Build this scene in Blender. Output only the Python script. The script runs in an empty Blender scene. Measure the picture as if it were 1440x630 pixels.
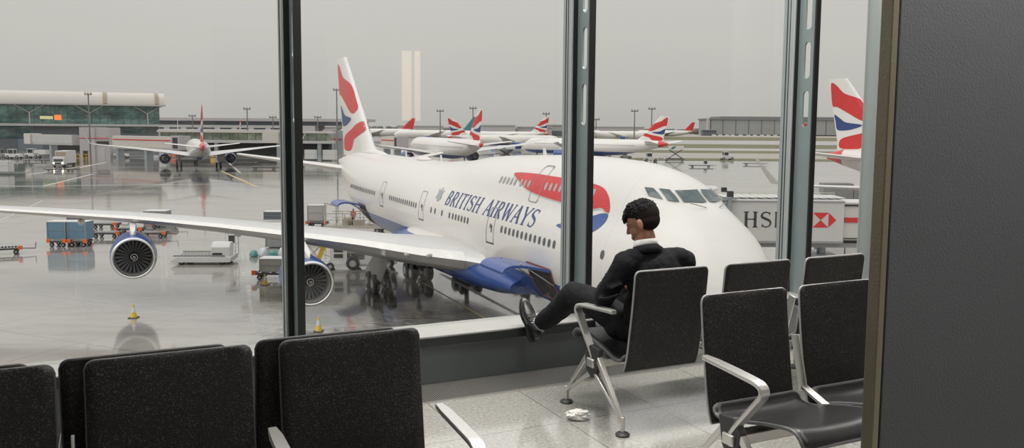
import bpy, bmesh, math, random
from mathutils import Vector, Matrix, noise
from mathutils.geometry import tessellate_polygon
random.seed(7)
SC = bpy.context.scene
COL = SC.collection
pi = math.pi
# ---------------------------------------------------------------- camera
EYE = 1.65                       # eye height above the lounge floor (z = 0)
APR = -9.51                      # apron level, 11.16 m below the eye
FL = 1200.0                      # focal length in pixels of the 1440 px frame
CYP = 292.0
TH = math.atan(114 / 1200.0)     # camera looks down a little
RO = 0.0077                      # slight roll
cam = bpy.data.cameras.new('camera'); camo = bpy.data.objects.new('camera', cam); COL.objects.link(camo)
cam.sensor_fit = 'HORIZONTAL'; cam.sensor_width = 36; cam.lens = FL / 1440 * 36
cam.shift_y = -(315 - CYP) / 1440.0
cam.clip_start = 0.05; cam.clip_end = 9000
camo.matrix_world = Matrix.Translation((0, 0, EYE)) @ Matrix.Rotation(pi / 2 - TH, 4, 'X') @ Matrix.Rotation(RO, 4, 'Z')
SC.camera = camo
SC.view_settings.view_transform = 'Standard'; SC.view_settings.look = 'None'
SC.view_settings.gamma = 1; SC.view_settings.use_curve_mapping = False
SC.view_settings.exposure = 0.0
# ---------------------------------------------------------------- overcast sky
W = bpy.data.worlds.new('overcast_sky'); SC.world = W; W.use_nodes = True
nt = W.node_tree; nt.nodes.clear()
tc = nt.nodes.new('ShaderNodeTexCoord'); sp = nt.nodes.new('ShaderNodeSeparateXYZ')
rp = nt.nodes.new('ShaderNodeValToRGB'); bg = nt.nodes.new('ShaderNodeBackground'); wo = nt.nodes.new('ShaderNodeOutputWorld')
el = rp.color_ramp.elements
el[0].position = 0.0; el[0].color = (.236, .230, .216, 1)
el[1].position = 1.0; el[1].color = (.54, .54, .55, 1)
for p, c in ((.03, (.256, .249, .235)), (.10, (.283, .275, .258)), (.17, (.30, .293, .28)), (.35, (.40, .395, .39))):
    e = el.new(p); e.color = (*c, 1)
ns = nt.nodes.new('ShaderNodeTexNoise'); ns.inputs['Scale'].default_value = 2.2; ns.inputs['Detail'].default_value = 4
mp = nt.nodes.new('ShaderNodeMapping'); mp.inputs['Scale'].default_value = (1, 1, 3)
ml = nt.nodes.new('ShaderNodeMath'); ml.operation = 'MULTIPLY_ADD'; ml.inputs[1].default_value = .05; ml.inputs[2].default_value = -.025
ad = nt.nodes.new('ShaderNodeMath'); ad.operation = 'ADD'
L = nt.links.new
L(tc.outputs['Generated'], sp.inputs[0]); L(tc.outputs['Generated'], mp.inputs[0]); L(mp.outputs[0], ns.inputs['Vector'])
L(ns.outputs[0], ml.inputs[0]); L(ml.outputs[0], ad.inputs[0]); L(sp.outputs[2], ad.inputs[1]); L(ad.outputs[0], rp.inputs[0])
L(rp.outputs[0], bg.inputs[0]); L(bg.outputs[0], wo.inputs[0]); bg.inputs[1].default_value = 2.16
# ---------------------------------------------------------------- facade frame: x = along the window wall, y = outwards, z up
PHI = math.atan2(.436, .900)
def IN(t, y, z=0.0):
    return Vector((t * math.cos(PHI) - y * math.sin(PHI), t * math.sin(PHI) + y * math.cos(PHI), z))
def area(name, loc, rot, sx, sy, power, col=(1, 1, 1)):
    l = bpy.data.lights.new(name, 'AREA'); l.shape = 'RECTANGLE'; l.size = sx; l.size_y = sy; l.energy = power; l.color = col
    o = bpy.data.objects.new(name, l); COL.objects.link(o); o.location = loc; o.rotation_euler = rot; return o
for t, y, pw in ((.4, 4.1, 70), (2.2, 3.9, 95), (3.9, 3.9, 105), (5.8, 4.1, 80), (1.7, -.6, 30), (4.6, -1.2, 60), (-2.4, 1.2, 20), (3.2, 1.2, 60)):
    area('ceiling_fill', IN(t, y, 4.5), (0, 0, PHI), 1.5, .45, pw, (1, .96, .90))  # unseen lights at ceiling height, added to lift floor and seats
area('panel_fill', IN(1.62, .62, 2.72), (math.radians(-14), 0, PHI), 1.1, .06, 62, (1, .98, .95))  # unseen strip added above the panel to brighten its upper part
# haze-free sun behind thick cloud: very soft
sl = bpy.data.lights.new('veiled_sun', 'SUN'); sl.energy = 1.05; sl.angle = math.radians(60); sl.color = (1, .98, .95)
so = bpy.data.objects.new('veiled_sun', sl); COL.objects.link(so); so.rotation_euler = Vector((-.85, -.25, 1.0)).to_track_quat('Z', 'Y').to_euler()

# ---------------------------------------------------------------- materials
MATS = {}
def mat(name, col, rough=.5, metal=0., spec=.5, var=0., vscale=5., bump=0., bscale=30., emit=None, estr=0., coat=0., alpha=None):
    if name in MATS: return MATS[name]
    m = bpy.data.materials.new(name); m.use_nodes = True; MATS[name] = m
    n = m.node_tree.nodes; l = m.node_tree.links.new; b = n['Principled BSDF']
    b.inputs['Base Color'].default_value = (*col, 1); b.inputs['Roughness'].default_value = rough
    b.inputs['Metallic'].default_value = metal; b.inputs['Specular IOR Level'].default_value = spec
    b.inputs['Coat Weight'].default_value = coat
    if emit: b.inputs['Emission Color'].default_value = (*emit, 1); b.inputs['Emission Strength'].default_value = estr
    if var or bump:
        t = n.new('ShaderNodeTexCoord')
    if var:
        x = n.new('ShaderNodeTexNoise'); x.inputs['Scale'].default_value = vscale; x.inputs['Detail'].default_value = 5
        r = n.new('ShaderNodeMixRGB'); r.inputs[1].default_value = (*[c * (1 - var) for c in col], 1); r.inputs[2].default_value = (*[min(1, c * (1 + var)) for c in col], 1)
        l(t.outputs['Object'], x.inputs['Vector']); l(x.outputs[0], r.inputs[0]); l(r.outputs[0], b.inputs['Base Color'])
    if bump:
        x = n.new('ShaderNodeTexNoise'); x.inputs['Scale'].default_value = bscale; x.inputs['Detail'].default_value = 4
        u = n.new('ShaderNodeBump'); u.inputs['Strength'].default_value = bump; u.inputs['Distance'].default_value = .02
        l(t.outputs['Object'], x.inputs['Vector']); l(x.outputs[0], u.inputs['Height']); l(u.outputs[0], b.inputs['Normal'])
    return m
class NB:   # tiny node helper
    def __init__(s, m): s.n = m.node_tree.nodes; s.l = m.node_tree.links.new; s.b = s.n.get('Principled BSDF')
    def m(s, op, a, b=None, c=None):
        x = s.n.new('ShaderNodeMath'); x.operation = op
        for i, v in enumerate((a, b, c)):
            if v is None: continue
            if isinstance(v, (int, float)): x.inputs[i].default_value = v
            else: s.l(v, x.inputs[i])
        return x.outputs[0]
    def mix(s, f, a, b):
        x = s.n.new('ShaderNodeMixRGB')
        for i, v in enumerate((f, a, b)):
            if isinstance(v, tuple): x.inputs[i].default_value = (*v, 1)
            elif isinstance(v, (int, float)): x.inputs[i].default_value = v
            else: s.l(v, x.inputs[i])
        return x.outputs[0]
    def noise(s, vec, sc, det=4, rough=.5):
        x = s.n.new('ShaderNodeTexNoise'); x.inputs['Scale'].default_value = sc; x.inputs['Detail'].default_value = det; x.inputs['Roughness'].default_value = rough
        s.l(vec, x.inputs['Vector']); return x.outputs[0]
    def obj(s): return s.n.new('ShaderNodeTexCoord').outputs['Object']
    def pos(s): return s.n.new('ShaderNodeNewGeometry').outputs['Position']
    def xyz(s, v):
        x = s.n.new('ShaderNodeSeparateXYZ'); s.l(v, x.inputs[0]); return x.outputs
    def ramp(s, f, pts):
        x = s.n.new('ShaderNodeValToRGB'); e = x.color_ramp.elements
        while len(e) > 1: e.remove(e[-1])
        for i, (p, c) in enumerate(pts):
            k = e[0] if i == 0 else e.new(p)
            k.position = p; k.color = (*c, 1) if isinstance(c, tuple) else (c, c, c, 1)
        s.l(f, x.inputs[0]); return x.outputs[0]
    def bump(s, h, st, dist=.01):
        x = s.n.new('ShaderNodeBump'); x.inputs['Strength'].default_value = st; x.inputs['Distance'].default_value = dist
        s.l(h, x.inputs['Height']); s.l(x.outputs[0], s.b.inputs['Normal'])
    def scale(s, v, sc, rot=(0, 0, 0)):
        x = s.n.new('ShaderNodeMapping'); x.inputs['Scale'].default_value = sc; x.inputs['Rotation'].default_value = rot
        s.l(v, x.inputs[0]); return x.outputs[0]
WHITE = (.79, .765, .725); BLUE = (.035, .085, .30); RED = (.62, .035, .035); NAVY = (.03, .06, .21)
M_white = mat('aircraft_white', WHITE, .32, coat=.3)
M_paintblue = mat('aircraft_blue', BLUE, .3, var=.12, vscale=2, coat=.3)
M_red = mat('livery_red', RED, .35, var=.1, vscale=.6)
M_navy = mat('livery_navy', NAVY, .35)
M_silver = mat('bare_metal', (.60, .585, .56), .36, .55, var=.08, vscale=3)
M_lip = mat('intake_metal', (.78, .78, .77), .22, .9)
M_wing = mat('wing_grey', (.66, .65, .63), .34, .35, var=.07, vscale=1.2)
M_dark = mat('dark_rubber', (.018, .018, .02), .6)
M_gap = mat('dark_recess', (.045, .045, .045), .8)
M_hub = mat('wheel_hub', (.42, .42, .41), .4, .3)
M_strut = mat('gear_strut', (.34, .34, .34), .4, .4)
M_line = mat('panel_line', (.33, .33, .33), .6)
M_win = mat('cabin_window', (.10, .105, .11), .25)
M_winl = mat('cabin_window_pale', (.42, .40, .39), .4)
M_fan = mat('fan_blade', (.26, .26, .27), .35, .5)
M_cglass = mat('cockpit_glass', (.07, .10, .10), .08, spec=.8)
M_text = mat('lettering_navy', (.045, .075, .20), .4)
M_teal = mat('steel_teal_grey', (.20, .245, .25), .38, .3, var=.08, vscale=4)
M_black = mat('black_gasket', (.008, .009, .010), .35)
M_frame = mat('frame_grey', (.35, .39, .40), .35, .4)
M_alu = mat('satin_aluminium', (.62, .61, .59), .33, .8)
M_alud = mat('dark_plastic', (.03, .03, .032), .5)
M_conc = mat('pale_concrete', (.5, .49, .47), .7, var=.1, vscale=.3)
M_lilac = mat('cladding_lilac_grey', (.47, .44, .45), .6, var=.05, vscale=.4)
M_dgrey = mat('cladding_dark_grey', (.135, .15, .165), .6, var=.12, vscale=.5)
M_cream = mat('cream_cladding', (.60, .565, .51), .6, var=.05, vscale=.2)
M_tan = mat('tan_roof_band', (.36, .31, .22), .7)
M_vwhite = mat('vehicle_white', (.68, .67, .64), .4, var=.06, vscale=2)
M_vgrey = mat('vehicle_grey', (.30, .30, .29), .5, var=.15, vscale=2)
M_vdark = mat('vehicle_dark', (.06, .06, .06), .5)
M_yel = mat('safety_yellow', (.75, .50, .03), .45)
M_oran = mat('safety_orange', (.80, .16, .04), .5)
M_glassd = mat('vehicle_glass', (.05, .07, .07), .1)
M_grass = mat('grass', (.155, .15, .075), .95, var=.25, vscale=.02)
M_mast = mat('mast_grey', (.20, .20, .19), .6)
M_rail = mat('railing', (.55, .53, .42), .5)
M_cont = mat('container_blue', (.16, .28, .38), .45, .2, var=.15, vscale=1.5)
M_contl = mat('container_lid', (.66, .66, .64), .4)
def glassmat(name, tint=(1, 1, 1), refl=1.0, grey=0.0):
    m = bpy.data.materials.new(name); m.use_nodes = True; n = m.node_tree.nodes; l = m.node_tree.links.new; n.clear()
    o = n.new('ShaderNodeOutputMaterial'); t = n.new('ShaderNodeBsdfTransparent'); g = n.new('ShaderNodeBsdfGlossy'); x = n.new('ShaderNodeMixShader')
    t.inputs[0].default_value = (*tint, 1); g.inputs['Roughness'].default_value = 0.0
    q = NB.__new__(NB); q.n = n; q.l = l
    ge = n.new('ShaderNodeNewGeometry'); dt = n.new('ShaderNodeVectorMath'); dt.operation = 'DOT_PRODUCT'
    l(ge.outputs['Normal'], dt.inputs[0]); l(ge.outputs['Incoming'], dt.inputs[1])
    a = q.m('ABSOLUTE', dt.outputs['Value']); k = q.m('POWER', q.m('SUBTRACT', 1.0, a), 5.0)
    f = q.m('MULTIPLY', q.m('MULTIPLY_ADD', k, .96, .04), refl)
    l(f, x.inputs[0]); l(t.outputs[0], x.inputs[1]); l(g.outputs[0], x.inputs[2]); l(x.outputs[0], o.inputs[0]); return m
M_glass = glassmat('window_glass', (.985, .99, .985))

def hullmat(name, zb, sred, slope=-.35, win=None):
    m = mat(name, WHITE, .3, coat=.35); q = NB(m); o = q.xyz(q.obj()); s_, z_ = o[0], o[2]
    belly = q.m('LESS_THAN', z_, zb)
    red = q.m('GREATER_THAN', q.m('MULTIPLY_ADD', z_, slope, s_), sred)
    st = q.noise(q.scale(q.obj(), (.5, 1, 4)), 1.4, 6)
    w = q.mix(st, (WHITE[0] * .93, WHITE[1] * .92, WHITE[2] * .90), WHITE)
    fr = q.m('LESS_THAN', q.m('FRACT', q.m('DIVIDE', s_, 6.1)), .006)       # frame joints
    w = q.mix(q.m('MULTIPLY', fr, .25), w, (.4, .4, .4))
    bl = q.mix(st, tuple(c * .75 for c in BLUE), tuple(c * 1.2 for c in BLUE))
    c = q.mix(belly, w, bl); c = q.mix(red, c, RED)
    if win:
        z0, s0, s1 = win
        a = q.m('MULTIPLY', q.m('LESS_THAN', q.m('ABSOLUTE', q.m('SUBTRACT', z_, z0)), .17), q.m('LESS_THAN', q.m('FRACT', q.m('MULTIPLY', s_, 1.95)), .45))
        a = q.m('MULTIPLY', a, q.m('MULTIPLY', q.m('GREATER_THAN', s_, s0), q.m('LESS_THAN', s_, s1)))
        c = q.mix(a, c, (.15, .15, .16))
    q.l(c, q.b.inputs['Base Color']); return m

# ---------------------------------------------------------------- mesh helpers
class MB:
    def __init__(s): s.v = []; s.f = []; s.mi = []; s.M = Matrix.Identity(4); s.cur = 0
    def add(s, vs, fs):
        b = len(s.v); s.v += [s.M @ Vector(p) for p in vs]; s.f += [tuple(i + b for i in f) for f in fs]; s.mi += [s.cur] * len(fs); return s
    def box(s, c, d, rot=None, taper=None):
        x, y, z = [k / 2 for k in d]; R = rot.to_3x3() if rot else Matrix.Identity(3); tp = taper or (1, 1)
        vs = []
        for dz in (-1, 1):
            for dx, dy in ((-1, -1), (1, -1), (1, 1), (-1, 1)):
                kx, ky = (tp if dz > 0 else (1, 1))
                vs.append(Vector(c) + R @ Vector((dx * x * kx, dy * y * ky, dz * z)))
        return s.add(vs, [(3, 2, 1, 0), (4, 5, 6, 7), (0, 1, 5, 4), (1, 2, 6, 5), (2, 3, 7, 6), (3, 0, 4, 7)])
    def cyl(s, a, b, r0, r1=None, n=12, cap=True):
        a, b = Vector(a), Vector(b); r1 = r0 if r1 is None else r1; d = (b - a).normalized()
        u = d.orthogonal().normalized(); w = d.cross(u)
        vs = [a + (u * math.cos(2 * pi * k / n) + w * math.sin(2 * pi * k / n)) * r0 for k in range(n)] + \
             [b + (u * math.cos(2 * pi * k / n) + w * math.sin(2 * pi * k / n)) * r1 for k in range(n)]
        fs = [(k, (k + 1) % n, n + (k + 1) % n, n + k) for k in range(n)]
        if cap: fs += [tuple(range(n))[::-1], tuple(range(n, 2 * n))]
        return s.add(vs, fs)
    def bar(s, a, b, w, h, w2=None, h2=None, up=(0, 0, 1)):   # rectangular bar between two points
        a, b = Vector(a), Vector(b); d = (b - a).normalized(); u = Vector(up)
        if abs(d.dot(u)) > .98: u = Vector((1, 0, 0))
        x = d.cross(u).normalized(); z = x.cross(d); w2 = w if w2 is None else w2; h2 = h if h2 is None else h2
        vs = [a + x * i * w / 2 + z * j * h / 2 for i, j in ((-1, -1), (1, -1), (1, 1), (-1, 1))] + [b + x * i * w2 / 2 + z * j * h2 / 2 for i, j in ((-1, -1), (1, -1), (1, 1), (-1, 1))]
        return s.add(vs, [(3, 2, 1, 0), (4, 5, 6, 7), (0, 1, 5, 4), (1, 2, 6, 5), (2, 3, 7, 6), (3, 0, 4, 7)])
    def loft(s, rings, cap=True, closed=True):
        n = len(rings[0]); vs = [p for r in rings for p in r]; fs = []
        for i in range(len(rings) - 1):
            for k in range(n if closed else n - 1):
                k2 = (k + 1) % n; fs.append((i * n + k, i * n + k2, (i + 1) * n + k2, (i + 1) * n + k))
        if cap: fs += [tuple(range(n))[::-1], tuple(range((len(rings) - 1) * n, len(rings) * n))]
        return s.add(vs, fs)
    def lathe(s, prof, n=32, ax='x', org=(0, 0, 0), cap=False):   # prof: (axial, radius)
        rings = []
        for a, r in prof:
            ring = []
            for k in range(n):
                c, q = math.cos(2 * pi * k / n) * r, math.sin(2 * pi * k / n) * r
                p = {'x': (a, c, q), 'y': (c, a, q), 'z': (c, q, a)}[ax]
                ring.append(Vector(p) + Vector(org))
            rings.append(ring)
        return s.loft(rings, cap)
    def ball(s, c, r, n=14, rot=None):
        c = Vector(c); r = (r, r, r) if isinstance(r, (int, float)) else r; R = rot.to_3x3() if rot else Matrix.Identity(3)
        rings = []
        for i in range(1, n // 2 + 1):
            a = pi * i / (n // 2 + 1); rings.append([c + R @ Vector((r[0] * math.sin(a) * math.cos(2 * pi * k / n), r[1] * math.sin(a) * math.sin(2 * pi * k / n), r[2] * math.cos(a))) for k in range(n)])
        return s.loft(rings)
    def caps(s, a, b, r0, r1=None):   # tapered capsule
        r1 = r0 if r1 is None else r1; s.cyl(a, b, r0, r1, 16); s.ball(a, r0); s.ball(b, r1); return s
    def chain(s, pts, rs):
        for i in range(len(pts) - 1): s.caps(pts[i], pts[i + 1], rs[i], rs[i + 1])
        return s
    def tube(s, pts, r, n=8, cap=True):
        pts = [Vector(p) for p in pts]; rings = []; prev = None
        for i, p in enumerate(pts):
            d = (pts[min(i + 1, len(pts) - 1)] - pts[max(i - 1, 0)]).normalized()
            u = d.orthogonal().normalized() if prev is None else (prev - d * prev.dot(d)).normalized()
            prev = u; w = d.cross(u); rr = r[i] if isinstance(r, (list, tuple)) else r
            rings.append([p + (u * math.cos(2 * pi * k / n) + w * math.sin(2 * pi * k / n)) * rr for k in range(n)])
        return s.loft(rings, cap)
    def slab(s, outer, holes, place, th):   # 2-D polygon with holes -> solid; place(x, y, depth) -> point
        loops = [[Vector((x, y, 0)) for x, y in L_] for L_ in [outer] + holes]
        tris = tessellate_polygon(loops); flat = [p for L_ in loops for p in L_]; n = len(flat)
        vs = [place(p.x, p.y, 0) for p in flat] + [place(p.x, p.y, th) for p in flat]
        fs = [tuple(t) for t in tris] + [tuple(i + n for i in t)[::-1] for t in tris]; b = 0
        for L_ in loops:
            m = len(L_)
            for k in range(m): fs.append((b + k, b + (k + 1) % m, n + b + (k + 1) % m, n + b + k))
            b += m
        return s.add(vs, fs)
    def build(s, name, material, parent=None, bevel=0, smooth=35, recalc=True, seg=2):
        me = bpy.data.meshes.new(name); me.from_pydata([tuple(p) for p in s.v], [], s.f)
        mats = material if isinstance(material, (list, tuple)) else [material]
        for m in mats: me.materials.append(m)
        me.polygons.foreach_set('material_index', s.mi)
        if recalc:
            bm = bmesh.new(); bm.from_mesh(me); bmesh.ops.recalc_face_normals(bm, faces=bm.faces); bm.to_mesh(me); bm.free()
        me.polygons.foreach_set('use_smooth', [True] * len(me.polygons)); me.set_sharp_from_angle(angle=math.radians(smooth))
        o = bpy.data.objects.new(name, me); COL.objects.link(o)
        if parent: o.parent = parent
        if bevel:
            b = o.modifiers.new('bevel', 'BEVEL'); b.width = bevel; b.segments = seg; b.limit_method = 'ANGLE'; b.angle_limit = math.radians(40)
        return o
def tag(o, label=None, cat=None, group=None, kind=None):
    if label: o['label'] = label
    if cat: o['category'] = cat
    if group: o['group'] = group
    if kind: o['kind'] = kind
    return o
def empty(name, loc=(0, 0, 0), rz=0.0, label=None, cat=None, group=None):
    o = bpy.data.objects.new(name, None); COL.objects.link(o); o.location = loc; o.rotation_euler = (0, 0, rz); o.empty_display_size = .3
    return tag(o, label, cat, group)
def kids(o, idx={}):
    return [c for c in COL.objects if c.parent == o]
def copy_tree(o, parent=None):
    c = o.copy(); COL.objects.link(c); c.parent = parent
    for ch in kids(o): copy_tree(ch, c)
    return c
def G(u, v, z=APR):      # point on the apron seen at photo pixel (u, v)
    a, b = u - 720, v - CYP; px = a * math.cos(RO) + b * math.sin(RO); py = -a * math.sin(RO) + b * math.cos(RO)
    up = -py / FL; c, s = math.cos(TH), math.sin(TH); r = Vector((px / FL, c + up * s, -s + up * c))
    return Vector((0, 0, EYE)) + r * ((z - EYE) / r.z)
def smooth_poly(p, n=6):
    out = []; m = len(p)
    for i in range(m):
        a, b, c, d = p[i - 1], p[i], p[(i + 1) % m], p[(i + 2) % m]
        for k in range(n):
            t = k / n
            out.append(tuple(.5 * ((2 * b[j]) + (-a[j] + c[j]) * t + (2 * a[j] - 5 * b[j] + 4 * c[j] - d[j]) * t * t + (-a[j] + 3 * b[j] - 3 * c[j] + d[j]) * t ** 3) for j in (0, 1)))
    return out
def decal(name, polys, fn, material, parent, step=.35):
    bm = bmesh.new()
    for poly in polys:
        loops = [[Vector((x, y, 0)) for x, y in poly]]
        vs = [bm.verts.new(p) for p in loops[0]]
        for t in tessellate_polygon(loops):
            try: bm.faces.new([vs[i] for i in t])
            except ValueError: pass
    for _ in range(6):
        es = [e for e in bm.edges if e.calc_length() > step]
        if not es: break
        bmesh.ops.subdivide_edges(bm, edges=es, cuts=1); bmesh.ops.triangulate(bm, faces=[f for f in bm.faces if len(f.verts) > 3])
    for v in bm.verts: v.co = fn(v.co.x, v.co.y)
    bmesh.ops.recalc_face_normals(bm, faces=bm.faces)
    me = bpy.data.meshes.new(name); bm.to_mesh(me); bm.free(); me.materials.append(material)
    o = bpy.data.objects.new(name, me); COL.objects.link(o); o.parent = parent; return o

# ---------------------------------------------------------------- lettering drawn with strokes (unit cap height)
def stroke(pts, w):          # ribbon polygon; w number or list
    L_, R_ = [], []; n = len(pts)
    for i, (x, y) in enumerate(pts):
        a = pts[max(i - 1, 0)]; b = pts[min(i + 1, n - 1)]; dx, dy = b[0] - a[0], b[1] - a[1]; k = math.hypot(dx, dy) or 1
        ww = (w[i] if isinstance(w, list) else w) / 2; L_.append((x - dy / k * ww, y + dx / k * ww)); R_.append((x + dy / k * ww, y - dx / k * ww))
    return L_ + R_[::-1]
def arc(cx, cy, rx, ry, a0, a1, n=14):
    return [(cx + rx * math.cos(math.radians(a0 + (a1 - a0) * k / n)), cy + ry * math.sin(math.radians(a0 + (a1 - a0) * k / n))) for k in range(n + 1)]
TK, TN = .155, .075
def vst(x, y0=0, y1=1, w=TK): return [stroke([(x, y0), (x, y0 + .06), (x, y1 - .06), (x, y1)], [w * 1.25, w, w, w * 1.25])]
def serif(x, y, w=.3): return [stroke([(x - w / 2, y), (x + w / 2, y)], .05)]
def sw(n, a=TN, b=TK): return [a + (b - a) * math.sin(pi * k / n) for k in range(n + 1)]
def glyph(c):
    S = serif
    if c == 'I': return vst(.15) + S(.15, .02) + S(.15, .98), .30
    if c == 'H': return vst(.15) + vst(.65) + [stroke([(.15, .52), (.65, .52)], TN)] + S(.15, .02) + S(.15, .98) + S(.65, .02) + S(.65, .98), .80
    if c == 'T': return vst(.32) + [stroke([(.0, .96), (.64, .96)], TN)] + [stroke([(.02, .99), (.02, .80)], [.06, .02]), stroke([(.62, .99), (.62, .80)], [.06, .02])] + S(.32, .02), .64
    if c == 'B': return vst(.15) + [stroke([(.1, .965), (.3, .965)] + arc(.3, .745, .21, .22, 90, -90) + [(.15, .525)], [TN] * 2 + sw(14) + [TN]), stroke([(.15, .525), (.33, .525)] + arc(.33, .28, .25, .245, 90, -90) + [(.1, .035)], [TN] * 2 + sw(14) + [TN])], .66
    if c == 'R': return vst(.15) + [stroke([(.1, .965), (.3, .965)] + arc(.3, .735, .22, .23, 90, -90) + [(.15, .505)], [TN] * 2 + sw(14) + [TN]), stroke([(.30, .5), (.62, .0)], [.12, .17])] + S(.15, .02), .68
    if c == 'A': return [stroke([(.04, 0), (.36, 1.0)], [TN, TN]), stroke([(.34, 1.0), (.66, 0)], [TK, TK * 1.15]), stroke([(.14, .34), (.56, .34)], TN)] + S(.05, .02, .22) + S(.66, .02, .26), .72
    if c == 'W': return [stroke([(.04, 1), (.30, 0)], [TK, TK]), stroke([(.30, 0), (.50, .95)], TN), stroke([(.46, 1), (.72, 0)], [TK, TK]), stroke([(.72, 0), (.95, 1)], TN)] + S(.06, .98, .24) + S(.95, .98, .2), 1.0
    if c == 'Y': return [stroke([(.02, 1), (.33, .45)], [TK, TK * .8]), stroke([(.33, .45), (.63, 1)], TN)] + vst(.33, 0, .5) + S(.05, .98, .22) + S(.62, .98, .2) + S(.33, .02), .66
    if c == 'S':
        a = arc(.30, .735, .23, .235, 35, 200, 12) + arc(.32, .27, .24, .24, 75, -145, 14)
        return [stroke(a, [TN + (TK - TN) * math.exp(-((i - 13) / 4.5) ** 2) for i in range(len(a))]), stroke([(.52, .97), (.5, .76)], [.07, .02]), stroke([(.1, .03), (.12, .26)], [.07, .02])], .60
    if c == 'C':
        a = arc(.44, .5, .36, .48, 45, 315, 20)
        return [stroke(a, [TN + (TK - TN) * max(0, math.sin(pi * i / 20)) ** 1.5 for i in range(21)]), stroke([(.72, .98), (.70, .72)], [.08, .02])], .80
    return [], .38
def lettering(txt, gap=.12, slant=0.):
    polys = []; x = 0
    for c in txt:
        g, w = glyph(c)
        for p in g: polys.append([(x + px + py * slant, py) for px, py in p])
        x += w + gap
    return polys, x - gap
def interp(tab,s):
    # smooth (catmull/hermite monotone-ish) interpolation
    n=len(tab)
    if s<=tab[0][0]: return tab[0][1]
    if s>=tab[-1][0]: return tab[-1][1]
    for i in range(n-1):
        if s<=tab[i+1][0]: break
    x0,y0=tab[i];x1,y1=tab[i+1];h=x1-x0
    def sl(k):
        if k<=0 or k>=n-1: 
            k=max(0,min(n-2,k)); return (tab[k+1][1]-tab[k][1])/(tab[k+1][0]-tab[k][0])
        a=(tab[k][1]-tab[k-1][1])/(tab[k][0]-tab[k-1][0]);b=(tab[k+1][1]-tab[k][1])/(tab[k+1][0]-tab[k][0])
        return 0 if a*b<=0 else 2*a*b/(a+b)
    m0,m1=sl(i),sl(i+1);u=(s-x0)/h
    return (2*u**3-3*u*u+1)*y0+(u**3-2*u*u+u)*h*m0+(-2*u**3+3*u*u)*y1+(u**3-u*u)*h*m1
H747=dict(
 bot=[(0,4.55),(.12,4.15),(.5,3.75),(1.2,3.3),(2.2,2.85),(4,2.4),(7,2.12),(11,2.05),(46,2.05),(52,2.6),(60,4.35),(66,5.95),(69.5,6.9)],
 top=[(0,4.55),(.12,4.95),(.5,5.45),(1.2,6.15),(2.2,7.0),(3.2,7.8),(5,8.2),(8,8.45),(12,8.55),(58,8.55),(63,8.3),(69.5,7.5)],
 hw=[(0,0),(.12,.42),(.5,.92),(1.2,1.5),(2.2,2.0),(4,2.55),(7,3.0),(11,3.25),(46,3.25),(52,3.0),(58,2.35),(64,1.25),(69.5,.28)],
 utop=[(0,3),(1.8,5.5),(2.3,7.0),(2.9,7.85),(3.5,8.5),(4.3,9.05),(5.5,9.42),(8,9.7),(12,9.85),(22,9.85),(26,9.6),(30,8.9),(34,8.2),(60,7.5),(69.5,6.5)],
 uhw=[(0,.5),(2.4,1.3),(3.2,1.65),(4.3,1.95),(6,2.2),(9,2.45),(22,2.5),(26,2.4),(30,2.1),(34,1.8),(69.5,.3)])
NA=64
def section(H,s,na=NA):
    b=interp(H['bot'],s);t=interp(H['top'],s);w=max(interp(H['hw'],s),.01);zc=(b+t)/2;rz=max((t-b)/2,.01)
    ut=interp(H['utop'],s) if 'utop' in H else None
    pts=[]
    for k in range(na):
        th=2*math.pi*k/na   # 0=top, going starboard
        dy,dz=math.sin(th),math.cos(th)
        r=1/math.sqrt((dy/w)**2+(dz/rz)**2)
        if ut is not None and dz>0 and ut>zc+.2:
            uw=interp(H['uhw'],s);ur=max(min(2.55,(ut-zc)*.62),.3);uc=ut-ur
            # ray from (0,zc) to ellipse centre (0,uc) semi uw,ur
            A=(dy/uw)**2+(dz/ur)**2;B=-2*dz*(uc-zc)/ur**2;C=((uc-zc)/ur)**2-1
            D=B*B-4*A*C
            if D>0:
                r2=(-B+math.sqrt(D))/(2*A)
                k_=.35
                h=max(k_-abs(r-r2),0)/k_
                r=max(r,r2)+h*h*k_*.25
        pts.append((dy*r,zc+dz*r))
    return pts
_c={}
def side(H,s,z):
    key=(id(H),round(s*20))
    if key not in _c: _c[key]=section(H,round(s*20)/20.,96)
    p=_c[key][:49]  # top->bottom starboard
    for i in range(48):
        z0,z1=p[i][1],p[i+1][1]
        if z1<=z<=z0 :
            u=(z0-z)/(z0-z1+1e-9);return p[i][0]*(1-u)+p[i+1][0]*u
    return 0.

# ================================================================ THE LOUNGE
GY = 5.24                          # glass plane in the facade frame
def struct(o, label=None): o['kind'] = 'structure'; return tag(o, label)
def inbox(name, m, t0, t1, y0, y1, z0, z1, bevel=0, parent=None):
    b = MB().box(((t1 - t0) / 2, (y1 - y0) / 2, (z1 - z0) / 2), (t1 - t0, y1 - y0, z1 - z0)); o = b.build(name, m, parent, bevel)
    if not parent: o.location = IN(t0, y0, z0); o.rotation_euler = (0, 0, PHI)
    else: o.location = (t0, y0, z0)
    return o
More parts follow.
